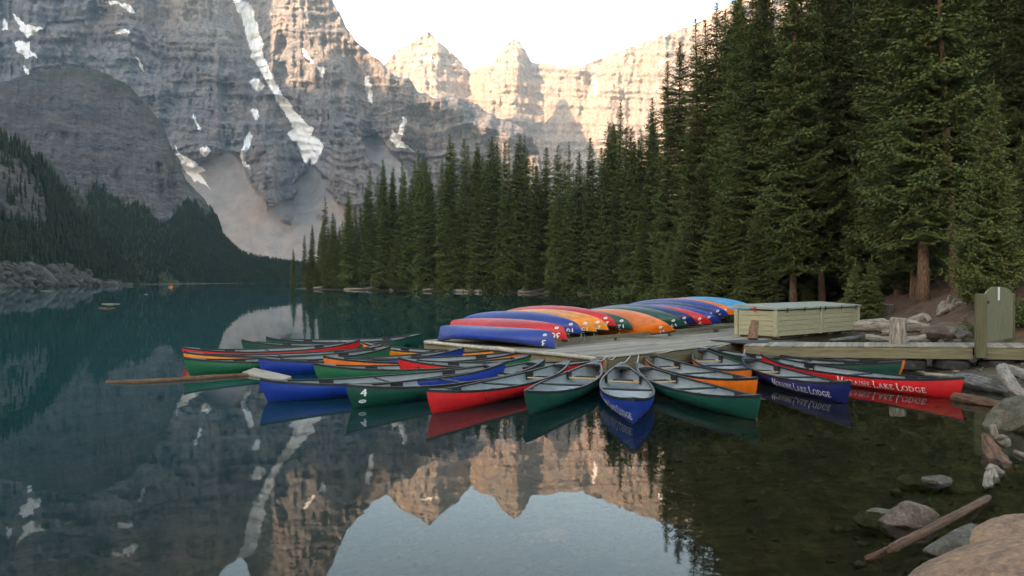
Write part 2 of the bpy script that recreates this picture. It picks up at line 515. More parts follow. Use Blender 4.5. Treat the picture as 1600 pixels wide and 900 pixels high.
# --- the near left hillside with its pale crag and the boulder slope at the water
SILC = [(-400, 60), (-200, 130), (-60, 185), (0, 215), (40, 236), (70, 262), (95, 296), (120, 330), (150, 372), (178, 408), (200, 430), (214, 442), (222, 444.6)]
def vbotC(u): return np.interp(u, [-400, -150, 0, 60, 170, 222], [466, 456, 450.6, 448.4, 446.2, 445.4])
def screeC(U, V):
    e = np.interp(U, [-400, 0, 40, 100, 130, 160, 222], [398, 410, 412, 416, 424, 436, 446]) + 4 * fbm(U * .1, V * 0, 3, 44)
    crag = inpoly(U + 6 * fbm(U * .08, V * .08, 3, 66), V + 8 * fbm(U * .08, V * .08 + 7, 3, 67), [(-120, 225), (-10, 232), (30, 252), (62, 285), (76, 330), (66, 365), (40, 350), (0, 340), (-120, 360)])
    return np.clip(smooth(-2, 4, V - e), 0, 1), crag
def depthC(U, V, sc, top):
    vb = vbotC(U); dw = CAMZ * F / np.maximum(vb - HORIZON, 1.5)
    h = vb - V
    d = dw + h * 0.55 + 0.0006 * np.clip(h, 0, None) ** 2
    x = U * .25; z = h * .25
    _, crag = screeC(U, V)
    d = d - (4 * fbm(x * 0.06, z * 0.05, 4, 411, True) + 1.2 * fbm(x * .3, z * .25, 4, 412)) * smooth(0, 12, h)
    ph = ((z + 2 * fbm(x * .05, z * .05, 2, 77)) / 6.0) % 1.0
    d = d + crag * (5 * (smooth(.6, 1, ph) - ph) - 2.5 * fbm(x * .25, z * .06, 3, 71, True) - 3)
    return d
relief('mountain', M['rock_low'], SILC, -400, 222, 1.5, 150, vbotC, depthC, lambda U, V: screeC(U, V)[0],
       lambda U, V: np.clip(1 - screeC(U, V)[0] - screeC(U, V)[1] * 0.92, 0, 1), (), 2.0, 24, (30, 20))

# --- unseen ridge behind the camera, its crest shaped to cast the morning shade
def back_ridge():
    tv = Vector((-sunpos.x, -sunpos.y)).normalized(); pv = Vector((tv.y, -tv.x))
    ss = np.linspace(-3600, 2600, 420)
    H = np.interp(ss, RIDGE_S, RIDGE_H) + 9 * fbm(ss * 0.02, ss * 0, 4, 500, True)
    rows = []
    for k, (off, hh) in enumerate(((-1500, -0.01), (-900, .42), (-450, .74), (-150, .92), (0, 1.0), (160, .9), (480, .6), (900, .2), (1150, -0.01))):
        nz = 1 + (0.10 * fbm(ss * 0.006 + k * 3, ss * 0 + k, 4, 510) if 0 < hh < 1 else 0)
        t = -1700 + off; hz = H * hh * nz
        rows.append(np.stack([tv.x * t + pv.x * ss, tv.y * t + pv.y * ss, hz], -1))
    P = np.array(rows); z = np.zeros(P.shape[:2])
    me = fastmesh('mountain', P.reshape(-1, 3), grid_faces(P.shape[0], P.shape[1]), True, {'scree': z, 'veg': z})
    o = meshobj('mountain', me, M['rock']); o['kind'] = 'structure'  # out of view, stands here to block the low sun
RIDGE_S = [-3600, -2400, -2060, -2000, -1977, -1900, -1830, -1742, -1685, -1655, -1613, -1575, -1540, -1495, -1440, -1410, -1380, -1337, -1300, -1265, -1100, -600, 0, 700, 1600, 2600]
RIDGE_H = [1600, 1560, 1500, 1430, 1390, 1195, 1078, 1052, 1058, 1125, 1150, 1125, 1055, 1040, 1062, 1062, 1000, 975, 1000, 960, 760, 560, 440, 430, 420, 300]  # crest heights chosen by where the shadow edge falls on the peaks
back_ridge()

#@@PART2
# ------------------------------------------------------------------ lake shore and ground
SHORE = [(2.2, 1.5), (3.6, 4.2), (5.0, 6.6), (6.4, 9.0), (7.9, 11.4), (9.3, 13.6), (10.3, 15.6), (10.9, 17.2), (11.1, 18.8), (11.3, 20.8), (11.7, 24.0), (12.9, 28.0), (14.2, 31.5), (15.3, 36.0), (16.2, 42.0), (17.0, 49.0), (17.4, 58.0), (16.6, 72.0), (15.0, 88.0), (13.2, 115.0),
         (6.5, 130.0), (-12.5, 150.0), (-27.8, 167.0), (-45.5, 182.0), (-56.5, 198.0), (-58.0, 206.0), (-50.0, 222.0), (-15.0, 260.0), (20.0, 330.0), (-20.0, 440.0), (-90.0, 500.0), (-146.0, 506.0),
         (-166.0, 400.0), (-172.0, 316.0), (-160.0, 250.0), (-142.0, 207.0), (-128.0, 158.0), (-122.0, 100.0), (-112.0, 40.0), (-95.0, -25.0), (-40.0, -38.0), (-8.0, -8.0), (-1.0, -1.0)]

def sdist(X, Y):
    """distance to the waterline: positive on land, negative over the lake"""
    d = polydist(X, Y, SHORE); ins = inpoly(X, Y, SHORE)
    return np.where(ins, -d, d)

def ground_z(X, Y):
    X = np.asarray(X, float); Y = np.asarray(Y, float)
    s = sdist(X, Y) + 0.35 * fbm(X * 0.5, Y * 0.5, 3, 600) * np.clip(np.hypot(X, Y) / 30, .3, 3)
    p = np.clip(s, 0, None)
    near = smooth(75, 30, Y)                      # steep soil bank behind the walkway, low spit farther off
    st = smooth(20.5, 27, Y)
    bank = (0.10 * p + 0.015 * p * p) * (1 - st) + (0.36 * p + 0.02 * np.minimum(p, 9) ** 2) * st
    bank = np.minimum(bank, 14 + 0.1 * p)
    spit = 0.12 * p / (1 + 0.055 * p)
    far = smooth(230, 420, Y)
    here = smooth(13, 6, Y)                       # low ledge where the camera stands
    land = bank * near + spit * (1 - near)
    land = land * (1 - here) + np.minimum(0.22 * p, 0.9) * here
    land = land + (0.05 + 0.04 * near) * fbm(X * 0.9, Y * 0.9, 4, 610) * smooth(0, 1.2, p)
    q = np.clip(-s, 0, None)
    bed = -0.05 - 0.085 * q - 0.0025 * np.minimum(q, 40) ** 2
    bed = np.maximum(bed, -9) + 0.05 * fbm(X * 0.8, Y * 0.8, 4, 620) * smooth(0, 1, q)
    return np.where(s > 0, land, bed)

def build_ground():
    r = np.concatenate([np.geomspace(0.6, 60, 250), np.geomspace(61, 760, 110)])
    fa = np.concatenate([np.linspace(-180, -46, 60)[:-1], np.linspace(-46, 46, 420), np.linspace(46, 180, 60)[1:]])
    a = np.radians(fa)
    Rr, A = np.meshgrid(r, a, indexing='ij')
    X = Rr * np.sin(A); Y = Rr * np.cos(A)
    Z = ground_z(X, Y)
    # sink the outer sheet below the hillsides' feet
    Z = np.where((X < -100) & (Z > 0.3), 0.3, Z)
    P = np.stack([X, Y, Z], -1)
    s = sdist(X, Y)
    soil = smooth(0.8, 3.0, s) * smooth(80, 45, Y)
    moss = np.clip(smooth(1.0, 6.0, s) * smooth(50, 80, Y) + 0, 0, 1)
    me = fastmesh('ground', P.reshape(-1, 3), grid_faces(*X.shape), True, {'soil': soil, 'moss': moss})
    o = meshobj('ground', me, M['ground']); o['kind'] = 'structure'

m, n, b = newmat('lake_bed_and_shore')
v = coords(n, (1, 1, 1), 'World')
peb = N(n, 'ShaderNodeTexVoronoi', Scale=5.0); n.links.new(v, peb.inputs['Vector'])
peb2 = N(n, 'ShaderNodeTexVoronoi', Scale=13.0); n.links.new(v, peb2.inputs['Vector'])
f1 = noise(n, v, 0.9, 6, 0.65)
c = ramp(n, f1, [(0.3, (0.026, 0.021, 0.011)), (0.55, (0.066, 0.052, 0.028)), (0.75, (0.12, 0.10, 0.066))]).outputs[0]
pc = ramp(n, peb.outputs['Color'], [(0.2, (0.55, 0.55, 0.55)), (0.8, (1.5, 1.45, 1.35))]).outputs[0]
c = mixc(n, 0.55, c, pc, 'MULTIPLY')
pc2 = ramp(n, peb2.outputs['Color'], [(0.3, (0.7, 0.7, 0.7)), (0.9, (1.7, 1.65, 1.6))]).outputs[0]
c = mixc(n, 0.5, c, pc2, 'MULTIPLY')
sp = ramp(n, peb2.outputs['Distance'], [(0.04, (1, 1, 1)), (0.09, (0, 0, 0))]).outputs[0]
soilc = ramp(n, noise(n, v, 2.2, 6, 0.7), [(0.3, (0.045, 0.022, 0.012)), (0.55, (0.115, 0.06, 0.032)), (0.75, (0.18, 0.11, 0.06))]).outputs[0]
c = mixc(n, attr(n, 'soil'), c, soilc)
mossc = ramp(n, noise(n, v, 1.2, 5, 0.7), [(0.3, (0.02, 0.024, 0.01)), (0.7, (0.05, 0.06, 0.02))]).outputs[0]
c = mixc(n, attr(n, 'moss'), c, mossc)
n.links.new(c, b.inputs['Base Color']); b.inputs['Roughness'].default_value = 0.9
bump(n, b, peb.outputs['Distance'], 0.5, 0.05)
M['ground'] = m
build_ground()

# ------------------------------------------------------------------ water
def build_water():
    m = bpy.data.materials.new('lake_water'); m.use_nodes = True
    n = m.node_tree; n.nodes.clear()
    out = n.nodes.new('ShaderNodeOutputMaterial')
    v = coords(n, (1, 1, 1), 'World')
    nb1 = N(n, 'ShaderNodeTexNoise', Scale=1.4, Detail=3, Roughness=0.5)
    mp = coords(n, (1.0, 0.55, 1), 'World'); n.links.new(mp, nb1.inputs['Vector'])
    nb2 = N(n, 'ShaderNodeTexNoise', Scale=0.22, Detail=3, Roughness=0.5); n.links.new(v, nb2.inputs['Vector'])
    add = n.nodes.new('ShaderNodeMath'); add.operation = 'MULTIPLY_ADD'
    n.links.new(nb2.outputs['Fac'], add.inputs[0]); add.inputs[1].default_value = 2.2; n.links.new(nb1.outputs['Fac'], add.inputs[2])
    bp = N(n, 'ShaderNodeBump', Strength=1.0, Distance=0.0016); n.links.new(add.outputs[0], bp.inputs['Height'])
    gl = N(n, 'ShaderNodeBsdfGlossy', Roughness=0.012); gl.inputs['Color'].default_value = (0.95, 0.97, 1, 1)
    n.links.new(bp.outputs['Normal'], gl.inputs['Normal'])
    fr = N(n, 'ShaderNodeFresnel', IOR=1.333); n.links.new(bp.outputs['Normal'], fr.inputs['Normal'])
    tr = n.nodes.new('ShaderNodeBsdfTransparent'); tr.inputs['Color'].default_value = (0.66, 0.67, 0.52, 1)
    df = n.nodes.new('ShaderNodeBsdfDiffuse'); df.inputs['Color'].default_value = (0.006, 0.056, 0.060, 1)
    body = n.nodes.new('ShaderNodeMixShader'); n.links.new(attr(n, 'murk'), body.inputs[0])
    n.links.new(tr.outputs[0], body.inputs[1]); n.links.new(df.outputs[0], body.inputs[2])
    mx = n.nodes.new('ShaderNodeMixShader')
    sc = n.nodes.new('ShaderNodeMath'); sc.operation = 'MULTIPLY'; n.links.new(fr.outputs[0], sc.inputs[0]); sc.inputs[1].default_value = 0.92   # small facets seen at a slant mirror less
    n.links.new(sc.outputs[0], mx.inputs[0])
    n.links.new(body.outputs[0], mx.inputs[1]); n.links.new(gl.outputs[0], mx.inputs[2])
    n.links.new(mx.outputs[0], out.inputs['Surface'])
    r = np.concatenate([np.geomspace(0.5, 60, 60), np.geomspace(63, 640, 50)])
    a = np.radians(np.concatenate([np.linspace(-180, -46, 30)[:-1], np.linspace(-46, 46, 90), np.linspace(46, 180, 30)[1:]]))
    Rr, A = np.meshgrid(r, a, indexing='ij'); X = Rr * np.sin(A); Y = Rr * np.cos(A)
    depth = np.clip(-ground_z(X, Y), 0, None)
    murk = 1 - np.exp(-np.clip(depth - 0.45, 0, None) * 0.55)
    me = fastmesh('lake_water', np.stack([X, Y, X * 0], -1).reshape(-1, 3), grid_faces(*X.shape), True, {'murk': murk})
    o = meshobj('lake_water', me, m); o['kind'] = 'structure'
build_water()

# ------------------------------------------------------------------ morning haze in the valley
def build_haze():
    m = bpy.data.materials.new('haze_air'); m.use_nodes = True
    n = m.node_tree; n.nodes.clear()
    out = n.nodes.new('ShaderNodeOutputMaterial')
    pv = n.nodes.new('ShaderNodeVolumePrincipled')
    pv.inputs['Color'].default_value = (0.52, 0.75, 1.0, 1); pv.inputs['Density'].default_value = HAZE
    pv.inputs['Anisotropy'].default_value = 0.0
    n.links.new(pv.outputs[0], out.inputs['Volume'])
    mb = MB(); mb.box((0, 800, 880), (11000, 11000, 1782))
    o = mb.build('haze', m); o['kind'] = 'stuff'
    o.display_type = 'WIRE'
HAZE = 0.000085
build_haze()

#@@PART3
# ------------------------------------------------------------------ conifers
def foliage_mat(name, dark, mid, light):
    m, n, b = newmat(name)
    oi = n.nodes.new('ShaderNodeObjectInfo')
    v = coords(n)
    f = noise(n, v, 1.3, 4, 0.6)
    f2 = noise(n, v, 9.0, 2, 0.5)
    ad = n.nodes.new('ShaderNodeMath'); ad.operation = 'MULTIPLY_ADD'; n.links.new(f2, ad.inputs[0]); ad.inputs[1].default_value = 0.5; n.links.new(f, ad.inputs[2])
    c = ramp(n, ad.outputs[0], [(0.55, dark), (0.75, mid), (0.95, light)]).outputs[0]
    hs = n.nodes.new('ShaderNodeHueSaturation')
    mr = N(n, 'ShaderNodeMapRange'); n.links.new(oi.outputs['Random'], mr.inputs['Value'])
    mr.inputs['To Min'].default_value = 0.75; mr.inputs['To Max'].default_value = 1.3
    mh = N(n, 'ShaderNodeMapRange'); n.links.new(oi.outputs['Random'], mh.inputs['Value'])
    mh.inputs['To Min'].default_value = 0.490; mh.inputs['To Max'].default_value = 0.507
    n.links.new(mr.outputs[0], hs.inputs['Value']); n.links.new(mh.outputs[0], hs.inputs['Hue'])
    n.links.new(c, hs.inputs['Color']); n.links.new(hs.outputs[0], b.inputs['Base Color'])
    b.inputs['Roughness'].default_value = 0.75; b.inputs['Specular IOR Level'].default_value = 0.25
    return m
M['needles'] = foliage_mat('spruce_needles', (0.045, 0.060, 0.015), (0.095, 0.113, 0.027), (0.165, 0.170, 0.044))
M['needles_young'] = foliage_mat('young_spruce_needles', (0.05, 0.064, 0.016), (0.105, 0.12, 0.03), (0.165, 0.17, 0.046))  # slightly lighter needle green of the young trees
M['leaf'] = foliage_mat('shrub_leaves', (0.03, 0.045, 0.012), (0.07, 0.09, 0.022), (0.13, 0.145, 0.04))
M['bark'] = simple('spruce_bark', (0.10, 0.058, 0.034), (0.34, 0.20, 0.115), 5, 0.9, 0.9, 0.03, (3.5, 3.5, 0.9))
M['bark_grey'] = simple('grey_bark', (0.06, 0.05, 0.042), (0.17, 0.14, 0.115), 5, 0.9, 0.9, 0.03, (3.5, 3.5, 0.9))

def diamonds(B, T, W, nrm=None):
    """pointed needle sprays: base points B, tips T, half-width vectors W"""
    n_ = len(B)
    mid = B + (T - B) * 0.45
    V = np.stack([B, mid + W, T, mid - W], 1).reshape(-1, 3)
    Fc = np.arange(n_ * 4).reshape(-1, 4)
    return V, Fc

def spruce(name, H, Rb, bare, seed, step=0.42, nbr=6, tw=0.24, spray=0.34, droop=0.35, wild=0.25, trunk_r=0.22, bark='bark_grey', mat='needles', thin=0.0):
    g = np.random.default_rng(seed)
    mb = MB()
    zz = np.linspace(0, H * 0.985, 14)
    lean = np.stack([np.cumsum(g.normal(0, .035, 14)), np.cumsum(g.normal(0, .035, 14)), zz], -1); lean -= [lean[0][0], lean[0][1], 0]
    rr = trunk_r * (1 - zz / H) ** 0.8 + 0.012; rr[0] *= 1.35
    lean[0][2] = -0.6
    mb.tube(lean, list(rr), 8, cap=True)
    Bs = []; Ts = []; Ws = []
    z = bare * H
    sidew = 1 + 0.28 * g.normal(size=6)
    stubs = MB()
    while z < H * 0.995:
        f = (z - bare * H) / (H - bare * H)
        r = Rb * ((1 - f) ** 0.82) * (0.55 + 0.45 * min(1, f * 7 + .25)) + 0.10
        k = max(3, int(round(nbr * (0.65 + 0.35 * (1 - f)) + g.normal(0, .7))))
        a0 = g.uniform(0, 6.28)
        c0 = np.array([np.interp(z, zz, lean[:, 0]), np.interp(z, zz, lean[:, 1]), z])
        for j in range(k):
            if g.random() < thin: continue
            a = a0 + 6.283 * j / k + g.normal(0, .25)
            L = r * (1 + wild * g.normal()) * np.interp((a % 6.283), np.linspace(0, 6.283, 7), np.append(sidew, sidew[0]))
            L = float(np.clip(L, 0.12, 1.45 * r + .1))
            sk = float(np.clip(.35 + .8 * L, .4, 1.0))
            el0 = 0.75 * f ** 2 + 0.05 - droop * (1 - f) * g.uniform(.6, 1.3)
            npt = max(3, int(L / tw) + 1)
            s = np.linspace(0.10, 1, npt)
            hd = np.array([math.cos(a), math.sin(a)])
            el = el0 - 0.25 * s + 0.55 * s * s * (1 - f)
            P = np.zeros((npt, 3)); P[:, 0] = hd[0] * s * L; P[:, 1] = hd[1] * s * L; P[:, 2] = s * L * np.tan(np.clip(el, -1.1, 1.1))
            P += c0 + [0, 0, g.normal(0, .10)]
            side = np.array([-hd[1], hd[0], 0])
            dirf = np.array([hd[0], hd[1], math.tan(el0 * .6)])
            tl = (0.46 * L * (1 - 0.72 * s) + 0.14) * (0.8 + .35 * g.random(npt))
            for sg in (-1, 1):
                tdir = side * sg * 0.82 + dirf * 0.55
                tdir = tdir / np.linalg.norm(tdir)
                nt_ = max(1, int(round(np.max(tl) / spray / 0.62)))
                for q in range(nt_):
                    sel = tl > q * spray * .62
                    if not sel.any(): break
                    m_ = int(sel.sum())
                    b0 = P[sel] + tdir * (q * spray * .62)
                    b0[:, 2] -= 0.10 * (q * spray) + 0.02
                    d = tdir + g.normal(0, .30, (m_, 3)); d[:, 2] -= 0.22 + 0.28 * g.random(m_)
                    d /= np.linalg.norm(d, axis=1)[:, None]
                    ln = spray * sk * (0.75 + .6 * g.random(m_))
                    up = np.cross(d, np.array([0, 0, 1.0])); up /= np.linalg.norm(up, axis=1)[:, None] + 1e-6
                    tilt = g.normal(0, .8, m_)
                    wv = up * np.cos(tilt)[:, None] + np.cross(d, up) * np.sin(tilt)[:, None]
                    Bs.append(b0); Ts.append(b0 + d * ln[:, None]); Ws.append(wv * (ln * 0.21)[:, None])
            # tip and spine sprays
            d = np.tile(dirf, (npt, 1)) + g.normal(0, .25, (npt, 3)); d /= np.linalg.norm(d, axis=1)[:, None]
            ln = spray * sk * (0.9 + .5 * g.random(npt))
            wv = np.tile(side, (npt, 1)) + g.normal(0, .4, (npt, 3))
            Bs.append(P - d * .1); Ts.append(P + d * ln[:, None]); Ws.append(wv * (ln * .2)[:, None])
            if L > 0.7 and g.random() < 0.75:
                stubs.tube([c0, P[npt // 2], P[-1]], [0.028, 0.018, 0.006], 3, cap=False)
        z += step * (0.8 + .45 * g.random()) * (1 - 0.45 * f)
    # bare dead twigs below the crown
    zb = max(1.0, bare * H * .35)
    while zb < bare * H:
        a = g.uniform(0, 6.28); L = g.uniform(.3, 1.3)
        stubs.tube([(0, 0, zb), (math.cos(a) * L * .6, math.sin(a) * L * .6, zb - .05), (math.cos(a) * L, math.sin(a) * L, zb - .3 * L)], [0.022, .014, .004], 3, cap=False)
        zb += g.uniform(.2, .6)
    # leader
    tb = np.array([[0, 0, H * .97 - .1]] * 3) + np.array([lean[-1][0], lean[-1][1], 0]); Bs.append(tb); Ts.append(tb + [[0, 0, 1.0], [.10, .05, .5], [-.08, .07, .55]]); Ws.append(np.array([[.07, 0, 0], [0, .07, 0], [.05, .05, 0]]))
    V, Fc = diamonds(np.concatenate(Bs), np.concatenate(Ts), np.concatenate(Ws))
    crown = fastmesh(name + '_crown', V, Fc); crown.materials.append(M[mat])
    mb.add(stubs.V, stubs.F)
    trunk = mb.mesh(name + '_trunk', True); trunk.materials.append(M[bark])
    return trunk, crown, H

TALL = [spruce('tall_a', 27, 2.3, .05, 1), spruce('tall_b', 27, 2.0, .12, 2, wild=.35), spruce('tall_c', 27, 2.6, .04, 3, droop=.5), spruce('tall_d', 27, 1.9, .2, 4, nbr=5, wild=.4, thin=.12)]
NEAR = [spruce('near_a', 27, 2.9, .075, 11, .33, 7, .165, .205, .3, .32, .25, 'bark'), spruce('near_b', 27, 2.5, .09, 12, .33, 7, .165, .205, .42, .4, .26, 'bark'),
        spruce('near_c', 27, 3.1, .06, 13, .33, 7, .165, .205, .48, .3, .27, 'bark')]
BOLE = [spruce('bole_a', 27, 2.9, .13, 14, .33, 7, .165, .205, .28, .32, .25, 'bark'), spruce('bole_b', 27, 2.6, .12, 15, .33, 7, .165, .205, .25, .35, .25, 'bark')]
BUSHY = [spruce('bushy', 13, 2.2, .02, 21, .24, 8, .15, .20, .1, .25, .12, 'bark', 'needles_young')]
SAPL = [spruce('sapling', 6, 1.25, .01, 31, .2, 7, .14, .19, .15, .25, .06, 'bark_grey', 'needles_young'), spruce('sapling_b', 6, 1.0, .01, 32, .2, 7, .14, .19, .25, .3, .06, 'bark_grey', 'needles_young')]
SNAG = [spruce('half_bare', 27, 1.3, .30, 41, .55, 4, .24, .3, .5, .5, .2, 'bark', 'needles', .45)]
DEAD_MB = MB()

def hit_ground(u, v):
    d = np.geomspace(18, 120, 900); P = atd(u, v, d)
    k = int(np.argmax(P[:, 2] <= np.maximum(ground_z(P[:, 0], P[:, 1]), 0))); return P[k]
GZ = lambda x, y: float(ground_z(np.array([x]), np.array([y]))[0])
NTREE = [0]
def plant(kind, x, y, h, label, group=None, rz=None, wide=1.0, base=None, lean=(0, 0), name='spruce_tree', cat='tree'):
    tm, cm, H = kind
    k = h / H
    o = thing(name, label, cat, (x, y, (GZ(x, y) if base is None else base) - 0.05), (lean[0] + random.gauss(0, .012), lean[1] + random.gauss(0, .012), random.uniform(0, 6.28) if rz is None else rz), group, (k * wide, k * wide, k))
    t = link(bpy.data.objects.new('trunk', tm), o); c = link(bpy.data.objects.new('crown', cm), o)
    NTREE[0] += 1
    return o

def plant_px(kind, u, vtop, d, label, group=None, **kw):
    x = (u - 800) / F * d
    b = GZ(x, d)
    h = zat(vtop, d) - b
    return plant(kind, x, d, h, label, group, **kw)

SKYU = [455, 459, 470, 488, 500, 508, 520, 532, 545, 562, 577, 597, 612, 627, 642, 656, 680, 706, 727, 744, 771, 788, 805, 820, 840, 854, 870, 890, 905, 921, 945, 967, 985, 1000, 1020, 1040, 1060, 1095, 1117, 1200]
SKYV = [400, 388, 372, 350, 350, 305, 335, 330, 295, 310, 262, 247, 258, 247, 255, 232, 240, 208, 214, 220, 210, 220, 210, 215, 240, 228, 226, 220, 234, 212, 190, 155, 196, 198, 150, 82, 66, 26, 5, -60]
def shore_d(u):
    us = [440, 455, 500, 600, 700, 860, 940, 1000, 1080, 1150, 1250]; ds = [205, 201, 183, 167, 151, 131, 116, 91, 66, 54, 48]
    return float(np.interp(u, us, ds))

ORD = 'first second third fourth fifth sixth seventh eighth ninth tenth eleventh twelfth thirteenth fourteenth fifteenth sixteenth seventeenth eighteenth nineteenth twentieth twenty-first twenty-second twenty-third twenty-fourth twenty-fifth twenty-sixth twenty-seventh twenty-eighth twenty-ninth thirtieth thirty-first thirty-second thirty-third thirty-fourth thirty-fifth thirty-sixth'.split()
def build_forest():
    g = np.random.default_rng(77)
    # the row along the water, left to right, each top where the skyline of the wood shows it
    front = [(459, 388, 'lone slim spruce at the far tip of the wooded spit'), (475, 366, 'short spruce just right of the lone one at the tip of the spit'),
             (488, 350, 'narrow dark spruce near the tip of the spit'), (508, 305, 'tall thin spire rising above the low trees at the tip of the spit'),
             (520, 330, None), (530, 352, None), (545, 295, None), (560, 318, None), (577, 262, None), (597, 247, None), (612, 262, None), (627, 247, None), (640, 300, None), (656, 232, None), (672, 262, None),
             (690, 248, None), (706, 208, 'pale green ragged spruce with its top above its neighbours mid spit'), (727, 214, None), (744, 222, None), (757, 250, None), (771, 210, None), (788, 220, None), (805, 209, None), (820, 212, None),
             (838, 255, None), (854, 228, None), (870, 226, None), (890, 220, None), (905, 234, None), (921, 212, None), (940, 235, None), (967, 155, 'tall spire standing over the wood just left of the near high trees'), (952, 190, None), (985, 196, None), (1002, 200, None)]
    for i, (u, vt, lb) in enumerate(front):
        d = shore_d(u) + g.uniform(2.0, 7.0)
        plant_px(TALL[i % 4] if i not in (16,) else TALL[2], u, vt + 1, d, lb or ORD[i] + ' tall spruce in the waterside row, counted from the tip of the spit', 'spruces along the water of the spit', wide=g.uniform(.8, 1.1))
    # lower ones at the water's edge
    for i in range(34):
        u = g.uniform(462, 1010); d = shore_d(u) + g.uniform(1.2, 3.5)
        vb = 436 + 2.3 * F / d
        vt = vb - (vb - np.interp(u, SKYU, SKYV)) * g.uniform(.3, .72)
        plant_px(TALL[i % 4] if i % 3 else BUSHY[0], u, vt, d, 'shorter spruce in front of the tall ones on the spit', 'shorter spruces at the edge of the spit', wide=g.uniform(.9, 1.25))
    # the depth of the wood
    for i in range(92):
        u = g.uniform(495, 1040); d = shore_d(u) + g.uniform(6, 34)
        vt = np.interp(u, SKYU, SKYV) + g.uniform(6, 46)
        plant_px(TALL[i % 4] if i % 9 else SNAG[0], u, vt, d, 'spruce deep in the wood on the spit', 'spruces deep in the wood on the spit', wide=g.uniform(.85, 1.15))
    # the high near trees on the right
    near = [(1017, 205, 96), (1041, 78, 80), (1060, 62, 78), (1078, 150, 70), (1094, 24, 72), (1117, 2, 70), (1140, -45, 66), (1160, -20, 62), (1186, -70, 64), (1204, 12, 66), (1232, -30, 60), (1222, 28, 72)]
    lbs = {0: 'lower spruce at the left foot of the near high trees', 1: 'high spire at the left end of the near wood, against the sunlit mountain', 2: 'spruce with a dense top, second of the near high trees from the water', 4: 'very tall narrow spruce whose tip reaches the sky above the sunlit mountain',
           5: 'very tall spruce with its tip touching the top edge, left of the sky gap'}
    for i, (u, vt, d) in enumerate(near):
        plant_px(NEAR[i % 3], u, vt, d, lbs.get(i, ORD[i] + ' of the very tall spruces in the near wood, from its left end'), 'near high spruces behind the dock', wide=g.uniform(.78, .95))
    spots = [(1240, 46, 1, 'spruce with a bare pale reddish trunk rising behind the left half of the storage box', .8), (1285, 48, 1, 'spruce with a bare grey trunk rising behind the right half of the storage box', .75),
             (1405, 461, 1, 'spruce with a reddish trunk on the bank, just left of the thickest trunk', .85), (1443, 471, 1, 'spruce with the thickest reddish trunk, on the bank above the driftwood logs', .95),
             (1492, 453, None, 'half bare spruce with a long thin leaning trunk right of the thickest trunk', .9)]
    for u, d, k, lb, wd in spots:
        if d > 100: d = float(hit_ground(u, d)[1])
        x = (u - 800) / F * d
        plant(SNAG[0] if k is None else BOLE[k], x, d, g.uniform(25, 28), lb, None, wide=wd, lean=(0, R(2.2)) if k is None else (0, 0))
    # young spruces
    xb = lambda u, d: (u - 800) / F * d
    for (u, d, vt, lb, wd) in [(1548, 26.5, 128, 'bushy light green spruce on the bank behind the gate', .8), (1330, 36, 415, 'small spruce sapling behind the right end of the storage box', 1.1), (1366, 36, 405, 'young spruce between the storage box and the reddish trunks', 1.0),
                               (1264, 47, 440, 'low sapling between the two bare trunks behind the storage box', 1.2), (1180, 44, 330, 'young spruce behind the light blue canoes', 1.1), (1130, 50, 300, 'young spruce on the shore behind the row of overturned canoes', 1.1),
                               (1600, 30, 215, 'light green spruce on the bank at the right edge of the view', .9)]:
        plant_px(BUSHY[0] if vt < 340 else SAPL[0], u, vt, d, lb, None, wide=wd)
    for i in range(60):
        u = g.uniform(1110, 1800); d = g.uniform(48, 92) if u < 1330 else g.uniform(33, 80)
        if abs(u - 1210) < 16 or abs(u - 1263) < 12: continue
        vt = g.uniform(-260, -60) if u > 1290 else g.uniform(-130, 60)
        if u < 1200: vt = max(vt, np.interp(u, SKYU, SKYV) + 20)
        plant_px(NEAR[i % 3] if i % 4 else TALL[3], u, vt, d, 'tall spruce in the dark wood on the bank', 'spruces of the dark wood on the bank', wide=g.uniform(.85, 1.15))
    for i in range(26):     # understorey: half-grown spruces that close the wood near the ground
        u = g.uniform(1030, 1620); d = g.uniform(50, 75) if u < 1330 else g.uniform(36, 55)
        x = xb(u, d)
        plant(BUSHY[0], x, d, g.uniform(5, 12), 'half grown spruce in the shade under the tall ones', 'half grown spruces under the near wood', wide=g.uniform(1.0, 1.4))
build_forest()

